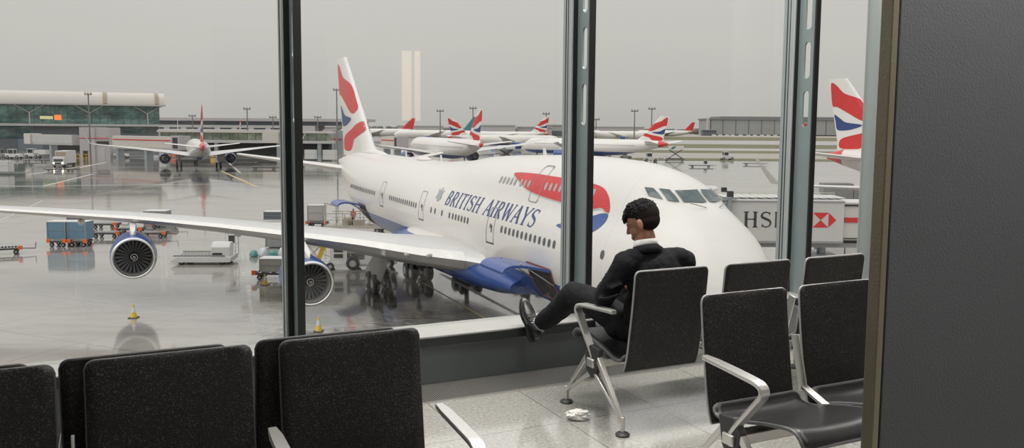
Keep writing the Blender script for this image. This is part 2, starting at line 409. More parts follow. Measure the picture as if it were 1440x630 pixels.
# floor: polished terrazzo tiles
mf = mat('terrazzo_floor', (.55, .55, .52), .16, spec=.8, coat=.6); q = NB(mf); ob = q.obj(); X = q.xyz(ob)
def joint(v, off, size): return q.m('LESS_THAN', q.m('ABSOLUTE', q.m('SUBTRACT', q.m('FRACT', q.m('DIVIDE', q.m('SUBTRACT', v, off), size)), .5)), .5 - .0022 / size)
jn = q.m('SUBTRACT', 1.0, q.m('MULTIPLY', joint(X[0], 2.32 + .305 - .3025, .605), joint(X[1], 4.06, .61)))
sp1 = q.noise(ob, 55, 3, .6); sp2 = q.noise(ob, 190, 2); big = q.noise(ob, 2.0, 3)
c = q.ramp(sp1, [(.33, (.26, .255, .235)), (.50, (.37, .365, .335)), (.62, (.41, .405, .37)), (.69, (.62, .61, .56))])
c = q.mix(q.m('MULTIPLY', q.m('GREATER_THAN', sp2, .62), .5), c, (.22, .22, .2)); c = q.mix(q.m('MULTIPLY', big, .35), c, (.36, .36, .34))
c = q.mix(jn, c, (.10, .10, .09)); q.l(c, q.b.inputs['Base Color']); q.l(q.m('MULTIPLY_ADD', sp1, .16, .05), q.b.inputs['Roughness']); q.b.inputs['Coat Roughness'].default_value = .09; q.bump(q.m('ADD', q.m('MULTIPLY', sp1, .3), q.m('MULTIPLY', jn, -1)), .12, .003)
me_floor = MB().box((2, -.16, -.15), (22, 9.68, .3)).build('floor', mf); me_floor.rotation_euler = (0, 0, PHI); struct(me_floor)
# floor grille along the window
mg = mat('floor_grille', (.5, .5, .49), .35, .7); q = NB(mg); X = q.xyz(q.obj())
sl_ = q.m('GREATER_THAN', q.m('FRACT', q.m('DIVIDE', X[0], .0135)), .48); q.l(q.mix(sl_, (.52, .52, .50), (.012, .012, .012)), q.b.inputs['Base Color'])
q.l(q.m('SUBTRACT', .7, q.m('MULTIPLY', sl_, .7)), q.b.inputs['Metallic']); q.bump(q.m('SUBTRACT', 1.0, sl_), .6, .006)
struct(inbox('trim_1', mg, -6, 10, 4.695, 5.03, -.28, .004), 'slatted metal floor grille along the foot of the window')
struct(inbox('trim_2', M_alu, -6, 10, 4.68, 4.695, -.25, .006), 'thin metal edge between floor tiles and grille')
# kerb and sill
mk = mat('kerb_panel', (.13, .145, .15), .42, .3, var=.25, vscale=3, bump=.12, bscale=90)
struct(inbox('wall_window', mk, -6, 10, 5.03, 5.3, -.3, .268), 'low dark kerb under the window')
struct(inbox('trim_3', mat('sill_nosing', (.02, .022, .023), .35, .2), -6, 10, 4.955, 5.02, .262, .325, .006), 'black rounded nosing of the window sill')
struct(inbox('trim_4', mat('sill_top', (.36, .36, .345), .3, .1, var=.06, vscale=8), -6, 10, 4.96, 5.30, .318, .33), 'pale window sill')
# glass panes, mullions
TM = [-2.99, -.97, 1.045, 3.01, 5.03, 7.05, 9.05]
WT = 4.3
for i in range(len(TM) - 1):
    g = inbox('window_%d' % (i + 1), M_glass, TM[i] + .03, TM[i + 1] - .03, GY - .006, GY + .006, .33, WT)
    struct(g, 'clear glass pane of the window wall')
def stadium(cx, cy, w, h, n=6):
    r = w / 2; p = []
    for a0, yy in ((0, cy + h / 2 - r), (180, cy - h / 2 + r)):
        for k in range(n + 1):
            a = math.radians(a0 + 180 * k / n); p.append((cx + r * math.cos(a), yy + r * math.sin(a)))
    return p
def mullion(t, label):
    e = empty('mullion', IN(t, GY, .33), PHI, label, 'mullion', 'slotted steel mullions of the window wall')
    h = WT - .33
    b = MB()
    b.box((0, .035, h / 2), (.10, .07, h)); b.build('outer_frame', M_frame, e, .004)
    MB().box((-.045, -.028, h / 2), (.012, .056, h)).build('glazing_bead', M_frame, e, .002)
    MB().box((0, -.030, h / 2), (.078, .06, h)).build('gasket', M_black, e, .003)
    MB().box((-.0505, .026, h / 2), (.003, .010, h)).box((-.0515, -.006, h / 2), (.003, .007, h)).build('groove', M_black, e)
    MB().box((-.0515, -.052, h / 2), (.004, .010, h)).build('bright_strip', M_alu, e)
    holes = []; z = 1.665 - .33
    while z + .3 < h - .1: holes.append(stadium(-.155, z + .14, .062, .285)); z += .38
    MB().slab([(-.06, 0), (-.235, 0), (-.235, h), (-.06, h)], holes, lambda x, y, d: Vector((-.006 + d, x, y)), .014).build('slotted_plate', M_teal, e)
    MB().box((0.0, -.243, h / 2), (.046, .016, h)).build('inner_flange', M_black, e, .002)
    return e
for t, lb in ((1.045, 'dark steel mullion left of the airliner tail, nearest the camera'), (3.01, 'slotted steel mullion between lettering and cockpit of the airliner'),
              (5.03, 'slotted steel mullion in front of the bank advert on the jet bridge')):
    mullion(t, lb)
# ceiling and rear walls (out of the frame)
struct(inbox('ceiling', mat('ceiling_paint', (.62, .62, .60), .8), -7, 11, -3.9, 5.3, 4.6, 4.8))
struct(inbox('wall_back', mat('wall_paint', (.30, .29, .28), .7), -7, 11, -4.1, -3.9, 0, 4.8))
struct(inbox('wall_left', MATS['wall_paint'], -7.2, -7, -3.9, 5.2, 0, 4.8))
struct(inbox('wall_right', MATS['wall_paint'], 11, 11.2, -3.9, 5.2, 0, 4.8))
mw = mat('warm_lamp', (.9, .8, .6), .5, emit=(1, .74, .42), estr=2.3)
for t0, w in ((4.81, .165), (5.045, .09)):
    wl = inbox('wall_lamp', mw, t0, t0 + w, -3.9, -3.86, 1.74, 2.95)
    tag(wl, 'tall %s warm luminous strip on the rear wall, mirrored in the glass' % ('wide' if w > .12 else 'narrow'), 'lamp')
# pale round column near the window
pc = MB().lathe([(0, .125), (4.6, .125)], 40, 'z').build('column', mat('column_satin', (.27, .30, .295), .30, .35, var=.06, vscale=2)); pc.location = IN(5.19, 4.50, 0)
pc['kind'] = 'structure'; pc.name = 'trim_5'
# dark display panel near the camera
t0 = 1.097; y0p = .94
dp = empty('display_panel', IN(t0, y0p, 0), PHI, 'tall dark grey panel with brass edge at the right margin', 'panel'); dp.rotation_euler = (0, 0, PHI)
mdp = mat('panel_face', (.042, .044, .047), .65, spec=.3, var=.10, vscale=2.5, bump=.12, bscale=260)
MB().box((.62, .0105, 1.35), (1.2, .019, 2.62)).build('face', mdp, dp, .002)
MB().box((.008, .0105, 1.35), (.014, .023, 2.66)).build('edge_profile', mat('bronze_edge', (.20, .18, .13), .38, .7, bump=.1, bscale=200), dp, .002)
MB().box((.6, .0105, .02), (1.24, .30, .04)).build('base_plate', M_alud, dp, .004)

# ---------------------------------------------------------------- beam seating
ms = mat('seat_black', (.012, .0115, .012), .55, spec=.35); q = NB(ms); ob = q.obj()
n1 = q.noise(ob, 190, 2, .7); n2 = q.noise(ob, 6, 4); c = q.mix(q.m('MULTIPLY', q.m('GREATER_THAN', n1, .585), q.m('MULTIPLY', n2, 1.1)), (.009, .0085, .009), (.115, .098, .096))
q.l(c, q.b.inputs['Base Color']); q.bump(n1, .22, .0012)
mss = mat('seat_pan_black', (.018, .018, .019), .34, spec=.5, bump=.10, bscale=500)
mtrim = mat('seat_edge_grey', (.30, .30, .31), .45); mtrimd = mat('seat_edge_black', (.055, .055, .058), .5)
def shell(prof, halfw, corner, crown):   # prof [(y,z)...] along; grid sheet with rounded corners
    n = len(prof); cols = 14; rings = []; P = [Vector((0, y, z)) for y, z in prof]; tot = 0; ls = [0]
    for i in range(1, n): tot += (P[i] - P[i - 1]).length; ls.append(tot)
    out = []
    for i in range(n):
        d = min(ls[i], tot - ls[i]) if corner[1] else ls[i]
        r = corner[0]; hw = halfw - (r - math.sqrt(max(0, r * r - (r - d) ** 2)) if d < r else 0)
        tan = (P[min(i + 1, n - 1)] - P[max(i - 1, 0)]).normalized(); nrm = Vector((0, tan.z, -tan.y))
        row = []
        for k in range(cols + 1):
            u = -1 + 2 * k / cols; row.append(P[i] + Vector((u * hw, 0, 0)) + nrm * crown(i / (n - 1), u))
        out.append(row)
    return out
def cr(pts, n=6):
    o = []
    for i in range(len(pts) - 1):
        a, b, c, d = pts[max(i - 1, 0)], pts[i], pts[i + 1], pts[min(i + 2, len(pts) - 1)]
        for k in range(n):
            t = k / n; o.append(tuple(.5 * ((2 * b[j]) + (-a[j] + c[j]) * t + (2 * a[j] - 5 * b[j] + 4 * c[j] - d[j]) * t * t + (-a[j] + 3 * b[j] - 3 * c[j] + d[j]) * t ** 3) for j in range(len(b))))
    return o + [tuple(pts[-1])]
def sheet(name, rows, th, m, parent):
    b = MB(); R_, C_ = len(rows), len(rows[0]); vs = [p for r in rows for p in r]
    b.add(vs, [(i * C_ + k, i * C_ + k + 1, (i + 1) * C_ + k + 1, (i + 1) * C_ + k) for i in range(R_ - 1) for k in range(C_ - 1)])
    o = b.build(name, m, parent, recalc=True); s = o.modifiers.new('solid', 'SOLIDIFY'); s.thickness = th; s.offset = 0; return o
def border(rows): return rows[0] + [r[-1] for r in rows[1:-1]] + rows[-1][::-1] + [r[0] for r in rows[-2:0:-1]]
BACK = cr([(-.300, .885), (-.292, .80), (-.278, .68), (-.262, .57), (-.245, .46), (-.228, .38), (-.205, .318)], 5)
BACK = [BACK[0], tuple(.85 * a + .15 * b for a, b in zip(BACK[0], BACK[1])), tuple(.5 * a + .5 * b for a, b in zip(BACK[0], BACK[1]))] + BACK[1:]
SEAT = cr([(-.205, .40), (-.175, .365), (-.10, .358), (0, .385), (.12, .415), (.24, .438), (.30, .440), (.335, .415), (.345, .385)], 5)
def add_seat(e, x, hw=.247, trim=None):
    rb = shell(BACK, hw, (.028, False), lambda v, u: -.018 * (1 - u * u) * math.sin(pi * min(1, v * 1.1)))
    rb = [[p + Vector((x, 0, 0)) for p in r] for r in rb]
    bk = sheet('backrest', rb, .014, ms, e)
    MB().tube(border(rb) + [border(rb)[0]], .0060, 8, False).build('edge_trim', trim, bk)
    rs = shell(SEAT, hw, (.03, True), lambda v, u: .020 * (1 - u * u) * math.sin(pi * v) - .006)
    rs = [[p + Vector((x, 0, 0)) for p in r] for r in rs]
    st = sheet('seat', rs, .016, mss, e)
    bd = border(rs); MB().tube(bd + [bd[0]], .0088, 8, False).build('edge_trim', mat('seat_edge_dark', (.11, .11, .115), .4), st)
def bez(a, b, c, n=7): return [Vector(a) * (1 - t) ** 2 + Vector(b) * 2 * t * (1 - t) + Vector(c) * t * t for t in [k / n for k in range(n + 1)]]
def flatbar(name, pts, w, th, m, parent, ws=None):   # bar of width w (along x) following a path in the y-z plane
    rings = []
    for i, p in enumerate(pts):
        d = (pts[min(i + 1, len(pts) - 1)] - pts[max(i - 1, 0)]).normalized(); nrm = Vector((0, -d.z, d.y))
        ww = ws[i] if ws else w; r = th / 2
        ring = []
        for sx, sn in ((-1, -1), (1, -1), (1, 1), (-1, 1)):
            ring += [p + Vector((sx * ww / 2, 0, 0)) + nrm * sn * r * .55, p + Vector((sx * ww / 2 * .86, 0, 0)) + nrm * sn * r] if (sx * sn) > 0 else [p + Vector((sx * ww / 2 * .86, 0, 0)) + nrm * sn * r, p + Vector((sx * ww / 2, 0, 0)) + nrm * sn * r * .55]
        rings.append(ring)
    return MB().loft(rings).build(name, m, parent, smooth=50)
def add_arm(e, x, dz=0.):
    pts = [Vector((x, -.20, .652)), Vector((x, -.13, .650)), Vector((x, 0, .642))] + bez((x, .12, .632), (x, .205, .624), (x, .175, .575)) + [Vector((x, .09, .47)), Vector((x, .03, .395)), Vector((x, 0, .35))]
    pts = [p + Vector((0, 0, dz * min(1, max(0, (p.z - .35) / .22)))) for p in pts]
    n = len(pts); flatbar('armrest', pts, .05, .020, M_alu, e, [.030, .046] + [.050] * (n - 5) + [.046, .042, .040])
def add_leg(e, x):
    MB().slab([(-.075, .415), (.02, .425), (.075, .37), (.055, .27), (.0, .235), (-.05, .29)], [], lambda y, z, d: Vector((x - .018 + d, y, z)), .036).build('bracket_cover', M_alud, e, .006)
    for sg in (-1, 1):
        lg = MB(); 
        lg.bar((x, sg * .03, .385), (x, sg * .30, .075), .034, .034, .022, .024, up=(1, 0, 0)).bar((x, sg * -.01, .285), (x, sg * .292, .085), .024, .026, .018, .018, up=(1, 0, 0))
        lg.cyl((x, sg * .305, .105), (x, sg * .305, .012), .0135, .012, 12)
        lo = lg.build('leg', M_alu, e, .004)
        MB().lathe([(.0, .036), (.008, .040), (.016, .032), (.024, .014)], 24, 'z', (x, sg * .305, 0), True).build('foot', M_alud, lo)
def add_joint(e, x):     # metal link between neighbouring backs
    MB().bar((x, -.268, .66), (x, -.200, .40), .052, .010, up=(1, 0, 0)).bar((x, -.20, .42), (x, -.03, .36), .040, .016).build('back_link', M_alu, e, .003)
def bench(t, y, rz, seats, arms, legs, links, label, pitch_half=.247, trim=None, dz=0.):
    e = empty('beam_bench', IN(t, y, 0), PHI + rz, label, 'bench', 'black linked airport seating')
    for x in seats: add_seat(e, x, pitch_half, trim or mtrim)
    for x in arms: add_arm(e, x, dz)
    for x in legs: add_leg(e, x)
    for x in links: add_joint(e, x)
    x0, x1 = min(legs), max(legs); MB().box(((x0 + x1) / 2, 0, .325), (x1 - x0 + .06, .07, .05)).build('beam', M_alu, e, .006)
    return e
# the bench facing the window, a man sits on its left seat
bench(2.79, 4.05, 0, [0, .605, 1.205], [-.305, 1.51], [-.305, 1.51], [.302, .905], 'black linked seats facing the window, man on the leftmost one', .240)
# the bench facing the camera on the right
bench(3.30, 2.78, pi, [.0, .59], [.895, -.30], [.895, -.30], [.295], 'black linked seats at right facing away from the window', .252, dz=-.02)
# left pair of benches standing back to back
bench(.195, 2.715, pi, [-.615, 0, .605, 1.21], [-.92, -.31, 1.515], [-.92, 1.515, .30], [.30, .90], 'near black linked seats at lower left facing away from the window', .258, mtrimd, -.045)
bench(.12, 3.36, 0, [-.60, 0, .615, -1.2], [.925, -1.5], [.925, -1.5], [.305, -.30, -.90], 'far black linked seats at lower left, backs against the near row', .256, mtrimd)
# crumpled tissue
tb = MB(); bm = bmesh.new(); bmesh.ops.create_icosphere(bm, subdivisions=4, radius=.034)
for v in bm.verts:
    d = v.co.normalized(); k = 1 + .42 * noise.noise(d * 2.3 + Vector((3, 1, 7))) + .35 * abs(noise.noise(d * 5.5)) + .12 * noise.noise(d * 14)
    v.co = Vector((d.x * .058, d.y * .036, d.z * .030)) * k
me = bpy.data.meshes.new('crumpled_tissue'); bm.to_mesh(me); bm.free(); me.materials.append(mat('tissue_paper', (.80, .79, .76), .8, bump=.3, bscale=60))
tis = bpy.data.objects.new('crumpled_tissue', me); COL.objects.link(tis); tis.location = Vector((.380, 4.70, .026)); tag(tis, 'crumpled white tissue lying on the floor tiles', 'tissue')

# ---------------------------------------------------------------- the seated man
MX, MY = 2.80, 4.05
def remesh(o, vox, smooth_it=4):
    r = o.modifiers.new('remesh', 'REMESH'); r.mode = 'VOXEL'; r.voxel_size = vox; r.use_smooth_shade = True
    s = o.modifiers.new('smooth', 'SMOOTH'); s.factor = .5; s.iterations = smooth_it
mskin = mat('skin', (.26, .125, .075), .5, var=.12, vscale=25, bump=.05, bscale=300)
HD = Matrix.Translation((-.045, -.065, 1.115)) @ Matrix.Rotation(math.radians(38), 4, 'Z') @ Matrix.Rotation(math.radians(-24), 4, 'X')   # face looks along +y
b = MB(); b.M = HD
b.ball((0, -.008, .028), (.074, .096, .088), 24)            # skull
b.ball((0, .030, -.030), (.058, .062, .070), 20)            # face
b.ball((0, .052, -.085), (.034, .036, .030), 14)            # chin
b.ball((0, .020, -.070), (.052, .055, .036), 16)            # jaw
b.ball((0, .098, -.018), (.012, .016, .014), 10); b.caps((0, .086, .020), (0, .106, -.022), .008, .011)   # nose
b.ball((-.028, .078, .022), (.022, .012, .008), 10); b.ball((.028, .078, .022), (.022, .012, .008), 10)      # brow
b.ball((0, .090, -.055), (.020, .010, .007), 10); b.ball((0, .088, -.066), (.017, .010, .007), 10)          # lips
for sx in (-1, 1): b.ball((sx * .030, .080, .006), (.013, .008, .008), 10)                                  # lids
for sx in (-1, 1):
    R_ = Matrix.Rotation(sx * math.radians(-20), 4, 'Z')
    b.ball((sx * .080, -.004, -.006), (.008, .018, .031), 12, R_); b.ball((sx * .078, .000, -.030), (.007, .010, .012), 10)
b.M = Matrix.Identity(4)
b.chain([(-.03, -.085, .94), (-.038, -.078, 1.03), (-.045, -.062, 1.075)], [.062, .058, .056])
for sx in (-1, 1):     # forearms end in hands that hold the phone
    wr = Vector((sx * .09 + .02, .250, .670)); pm = Vector((sx * .045 + .035, .300, .690))
    b.caps(wr, pm, .025, .028)
    for i, (ln, ox) in enumerate(((.060, -.03), (.070, -.010), (.066, .010), (.050, .028))):
        a = pm + Vector((0, .012, ox)); c1 = a + Vector((-sx * .012, ln * .55, .004)); d1 = c1 + Vector((-sx * .030, ln * .22, .004)); b.chain([a, c1, d1], [.0095, .009, .008])
    b.chain([pm + Vector((-sx * .01, -.01, .02)), pm + Vector((-sx * .030, .02, .035)), pm + Vector((-sx * .034, .045, .036))], [.011, .010, .009])
b.chain([(0, 0, .52), (.015, -.07, .70), (.01, -.09, .86), (-.03, -.085, .95)], [.09, .085, .07, .055])
for sx, sh_, el_ in ((-1, (-.165, -.08, .885), (-.255, -.01, .69)), (1, (.215, -.085, .875), (.295, -.01, .68))):
    b.chain([(.01, -.09, .88), sh_, el_, (sx * .09 + .02, .250, .670)], [.05, .04, .032, .025])
b.chain([(0, 0, .51), (-.09, .03, .51), (-.195, .455, .612), (-.243, .775, .375), (-.25, .80, .35)], [.08, .06, .045, .036, .036])
b.chain([(0, 0, .51), (.09, .03, .51), (.17, .455, .60), (.232, .775, .375), (.24, .80, .35)], [.08, .06, .045, .036, .036])
man = b.build('person', mskin); remesh(man, .0045, 3); man.location = IN(MX, MY, 0); man.rotation_euler = (0, 0, PHI)
tag(man, 'man in a dark suit sitting with his foot up against the window sill, looking down', 'person')
# suit
mj = mat('suit_black', (.007, .007, .009), .8, spec=.2, bump=.35, bscale=26); q = NB(mj)
b = MB()
b.ball((.022, -.10, .80), (.185, .115, .17), 24); b.ball((.015, -.075, .63), (.170, .130, .18), 24); b.ball((.0, -.02, .50), (.185, .165, .105), 24)
b.caps((-.135, -.092, .915), (.195, -.095, .905), .060); b.ball((-.02, -.095, .950), (.10, .062, .052), 18)
b.caps((-.165, -.09, .895), (.22, -.095, .885), .062)
b.chain([(-.175, -.08, .890), (-.225, -.05, .79), (-.262, -.015, .690)], [.074, .064, .060]); b.chain([(-.262, -.01, .685), (-.17, .14, .70), (-.085, .25, .70)], [.058, .048, .038])
b.chain([(.225, -.085, .880), (.268, -.05, .78), (.30, -.01, .680)], [.074, .064, .058]); b.chain([(.30, -.01, .68), (.21, .14, .69), (.125, .25, .70)], [.056, .048, .038])
b.ball((-.10, .04, .50), (.10, .15, .085), 18); b.ball((.10, .04, .50), (.10, .15, .085), 18)
for k in range(4):    # creases on the sleeve and the back
    z = .70 + .055 * k; b.tube([(-.325 + .035 * k, -.05, z), (-.30 + .03 * k, -.115 + .004 * k, z + .012), (-.24 + .02 * k, -.135, z + .035)], .012)
jk = b.build('suit_jacket', mj, man); remesh(jk, .008, 4)
nz = bpy.data.textures.new('cloth_folds', 'CLOUDS'); nz.noise_scale = .10; nz.noise_depth = 2
dm = jk.modifiers.new('folds', 'DISPLACE'); dm.texture = nz; dm.strength = .022; dm.mid_level = .5
b = MB(); b.chain([(-.09, .03, .51), (-.150, .26, .605), (-.195, .450, .628)], [.096, .088, .077]); b.chain([(-.195, .450, .628), (-.212, .60, .505), (-.238, .755, .392)], [.078, .071, .060])
b.chain([(.09, .03, .51), (.13, .26, .585), (.17, .455, .600)], [.094, .083, .066]); b.chain([(.17, .455, .600), (.20, .60, .50), (.228, .755, .395)], [.067, .060, .050])
b.ball((0, 0, .50), (.17, .14, .09), 20)
tr = b.build('trousers', mat('trousers_black', (.009, .009, .011), .75, spec=.2, bump=.25, bscale=30), man); remesh(tr, .008, 3)
dm = tr.modifiers.new('folds', 'DISPLACE'); dm.texture = nz; dm.strength = .016; dm.mid_level = .5
# shirt collar
ring = []
for k in range(25):
    a = math.radians(-250 + 320 * k / 24); cx, cy = -.036, -.076; r0 = .066
    ring.append([Vector((cx + r0 * math.cos(a), cy + (r0 + .002) * math.sin(a), 1.018 - .018 * math.sin(a))), Vector((cx + (r0 + .006) * math.cos(a), cy + (r0 + .006) * math.sin(a), .968 - .03 * math.sin(a)))])
cb = MB(); cb.loft(ring, False, False); co = cb.build('shirt_collar', mat('shirt_white', (.72, .72, .72), .7), man); s = co.modifiers.new('s', 'SOLIDIFY'); s.thickness = .006
# jacket collar
ring = []
for k in range(25):
    a = math.radians(-240 + 300 * k / 24); r0 = .072
    ring.append([Vector((-.036 + r0 * math.cos(a), -.080 + r0 * math.sin(a), .985 - .022 * math.sin(a))), Vector((-.034 + (r0 + .020) * math.cos(a), -.084 + (r0 + .014) * math.sin(a), .935 - .03 * math.sin(a)))])
cb = MB(); cb.loft(ring, False, False); co = cb.build('jacket_collar', mj, man); s = co.modifiers.new('s', 'SOLIDIFY'); s.thickness = .010
# socks and shoes
mshoe = mat('shoe_leather', (.010, .010, .011), .22, spec=.7, bump=.1, bscale=40); msole = mat('shoe_sole', (.03, .03, .03), .6)
for sx, ax in ((-1, -.25), (1, .24)):
    hx = -.03 if sx < 0 else .03
    A = Vector((ax, .80, .35)); Hh = Vector((ax + hx * .6, .835, .292)); D = Vector((hx * 1.3, .09, .235)).normalized(); F = Vector((0, 1, 0)) - D * D.y; F.normalize(); sd = D.cross(F)
    MB().caps(A + Vector((0, -.035, .03)), A + Vector((0, .015, -.02)), .043, .042).build('sock', mat('sock_blue_grey', (.30, .34, .40), .8), man)
    rings = []
    for u, wv, h0, h1 in ((-.045, .020, .0, .050), (-.032, .030, -.005, .075), (0, .036, -.008, .092), (.04, .036, -.008, .090), (.08, .038, -.006, .066), (.12, .044, -.004, .050), (.16, .045, -.003, .040), (.20, .036, -.002, .032), (.235, .020, 0, .024), (.25, .008, .002, .016)):
        rg = []
        for k in range(18):
            a = 2 * pi * k / 18; cc, ss = math.cos(a), math.sin(a)
            rg.append(Hh + D * u + sd * (wv * math.copysign(abs(cc) ** .7, cc)) - F * ((h0 + h1) / 2 + (h1 - h0) / 2 * math.copysign(abs(ss) ** .75, ss)))
        rings.append(rg)
    sh = MB().loft(rings).build('shoe', mshoe, man, smooth=60)
    sub = sh.modifiers.new('sub', 'SUBSURF'); sub.levels = 1; sub.render_levels = 1
    rings = []
    for u, wv in ((-.048, .022), (-.03, .036), (0, .041), (.04, .037), (.08, .040), (.12, .048), (.16, .049), (.20, .040), (.237, .023), (.254, .009)):
        rings.append([Hh + D * u + sd * wv + F * .006, Hh + D * u - sd * wv + F * .006, Hh + D * u - sd * wv + F * (.030 if u < .03 else .017), Hh + D * u + sd * wv + F * (.030 if u < .03 else .017)])
    MB().loft(rings).build('sole', msole, sh, .003)
    lb = MB()
    for k in range(4):
        p = Hh + D * (.045 + .022 * k) - F * (.086 - .008 * k); lb.tube([p - sd * .024 + F * .012, p - sd * .01 - F * .003, p + sd * .01 - F * .003, p + sd * .024 + F * .012], .0028, 6)
    lb.build('laces', M_dark, sh)
# phone in the hands
ph = MB().box((0, 0, 0), (.075, .009, .15), Matrix.Rotation(math.radians(-50), 4, 'X')).build('mobile_phone', M_alud, None, .004); ph.location = IN(MX + .035, MY + .345, .700); ph.rotation_euler = (0, 0, PHI)
tag(ph, 'dark mobile phone held in the hands of the seated man', 'phone')
# hair: cropped at nape and sides, longer and tousled on top
b = MB(); b.M = HD
b.ball((0, -.018, .040), (.0765, .0925, .082), 28); b.ball((0, -.030, .004), (.0750, .070, .062), 22)
sd_ = b.build('cropped_hair', mat('hair_cropped', (.014, .010, .009), .85, spec=.15, bump=.6, bscale=260), man); remesh(sd_, .005, 1)
b = MB(); b.M = HD
b.ball((0, -.014, .058), (.0775, .092, .072), 28); b.ball((0, .030, .084), (.060, .056, .036), 18); b.ball((0, .072, .062), (.046, .022, .030), 14)
random.seed(11)
for k in range(260):
    th_ = random.uniform(-pi, pi); el_ = random.uniform(.15, 1.35)       # tufts all over the top
    nrm = Vector((math.sin(th_) * math.cos(el_), math.cos(th_) * math.cos(el_), math.sin(el_)))
    base = Vector((0, -.012, .056)) + Vector((nrm.x * .075, nrm.y * (.094 if nrm.y > 0 else .088), nrm.z * .073))
    flow = Vector((random.uniform(-.5, .5), .55, -.35 if nrm.y > .3 else .05)) ; d = (nrm * .75 + flow * .8).normalized(); ln = random.uniform(.010, .019) * (1.35 if nrm.y > .25 else .8)
    b.tube([base - nrm * .012, base - nrm * .002, base + d * ln * .6, base + d * ln], [.0095, .0085, .0058, .0012], 6)
for k in range(26):
    x = random.uniform(-.045, .045); p = Vector((x, .080, .066 + random.uniform(-.006, .012))); b.tube([p - Vector((0, .02, -.01)), p, p + Vector((x * .1, .012, -.018)), p + Vector((x * .2 + random.uniform(-.006, .006), .010, -.036))], [.010, .009, .006, .0015], 6)
hr = b.build('hair', mat('hair_black', (.007, .006, .007), .7, spec=.18, bump=.5, bscale=160), man); remesh(hr, .0034, 0)

# ================================================================ THE APRON
ma = bpy.data.materials.new('wet_apron'); ma.use_nodes = True; q = NB(ma); P = q.pos(); R1 = q.scale(P, (1, 1, 1), (0, 0, math.radians(24))); X = q.xyz(R1)
far = q.ramp(q.m('DIVIDE', q.xyz(P)[1], 500.), [(0, 0.), (.28, 0.), (.45, 1.)])
n1 = q.noise(q.scale(P, (.045, .11, 1)), 1, 6, .6); n2 = q.noise(P, .9, 5, .65); n3 = q.noise(q.scale(P, (.16, .5, 1)), 1, 5, .6); n4 = q.noise(q.scale(P, (1.1, 5.5, 1)), 1.2, 4, .6)
col = q.ramp(n3, [(.30, (.20, .185, .16)), (.44, (.30, .28, .25)), (.60, (.36, .34, .31)), (.75, (.32, .30, .27))])
col = q.mix(q.m('MULTIPLY', n2, .30), col, (.26, .24, .21))
Jx = q.m('LESS_THAN', q.m('FRACT', q.m('DIVIDE', X[0], 7.5)), .012); Jy = q.m('LESS_THAN', q.m('FRACT', q.m('DIVIDE', X[1], 7.5)), .012)
jj = q.m('MAXIMUM', Jx, Jy); col = q.mix(q.m('MULTIPLY', jj, .55), col, (.11, .105, .09))
slabn = q.n.new('ShaderNodeTexWhiteNoise'); vm = q.n.new('ShaderNodeVectorMath'); vm.operation = 'FLOOR'; q.l(q.scale(R1, (1 / 7.5, 1 / 7.5, 0)), vm.inputs[0]); q.l(vm.outputs[0], slabn.inputs['Vector'])
col = q.mix(q.m('MULTIPLY', slabn.outputs[0], .25), col, (.38, .36, .33))
# stains and painted belly reflection under the big aircraft; second dark patch far left
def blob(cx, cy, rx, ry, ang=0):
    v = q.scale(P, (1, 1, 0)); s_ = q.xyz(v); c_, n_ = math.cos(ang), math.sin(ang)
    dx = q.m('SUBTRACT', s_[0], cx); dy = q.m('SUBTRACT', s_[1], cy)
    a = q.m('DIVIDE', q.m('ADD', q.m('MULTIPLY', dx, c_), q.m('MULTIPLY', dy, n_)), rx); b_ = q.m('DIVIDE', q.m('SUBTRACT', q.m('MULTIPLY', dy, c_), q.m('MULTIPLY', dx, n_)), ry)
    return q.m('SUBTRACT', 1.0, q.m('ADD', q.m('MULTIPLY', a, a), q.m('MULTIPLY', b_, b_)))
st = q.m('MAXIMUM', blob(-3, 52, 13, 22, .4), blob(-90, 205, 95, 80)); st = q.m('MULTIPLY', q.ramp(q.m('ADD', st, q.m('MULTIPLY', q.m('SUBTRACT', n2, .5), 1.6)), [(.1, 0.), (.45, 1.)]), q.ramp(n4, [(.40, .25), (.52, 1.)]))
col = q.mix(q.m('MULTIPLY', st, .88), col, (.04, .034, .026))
q.l(col, q.b.inputs['Base Color'])
ro = q.ramp(q.m('ADD', q.m('MULTIPLY', n1, .6), q.m('MULTIPLY', n4, .4)), [(.36, .02), (.47, .05), (.60, .22), (.75, .32)])
q.l(ro, q.b.inputs['Roughness']); q.b.inputs['Specular IOR Level'].default_value = .62; q.b.inputs['Coat Weight'].default_value = .35; q.b.inputs['Coat Roughness'].default_value = .03; q.b.inputs['Coat IOR'].default_value = 1.33
q.bump(q.m('ADD', n4, q.m('MULTIPLY', n2, .6)), .10, .02)
ap = MB().box((0, 1500, APR - .5), (7000, 7000, 1.0)).build('ground', ma); ap.name = 'floor_apron'; struct(ap, 'rain-wet concrete apron')
# painted lines, taxiways and grass to the right
def strip(name, m, pts, z, label=None, kind='structure'):
    n = len(pts) // 2; lo = pts[:n]; hi = pts[n:][::-1]; vs = [Vector((p[0], p[1], APR + z)) for p in lo] + [Vector((p[0], p[1], APR + z)) for p in hi] + [Vector((p[0], p[1], APR - .02)) for p in lo] + [Vector((p[0], p[1], APR - .02)) for p in hi]
    b = MB(); fs = []
    for i in range(n - 1): fs += [(i, i + 1, n + i + 1, n + i), (2 * n + i, 3 * n + i, 3 * n + i + 1, 2 * n + i + 1), (i, 2 * n + i, 2 * n + i + 1, i + 1), (n + i, n + i + 1, 3 * n + i + 1, 3 * n + i)]
    b.add(vs, fs); o = b.build(name, m); 
    if kind: o['kind'] = kind
    if label: o['label'] = label
    return o
M_runway = mat('runway_concrete', (.36, .345, .32), .5, var=.08, vscale=.01)
M_taxi = mat('taxiway_tan', (.34, .31, .26), .5, var=.08, vscale=.01)
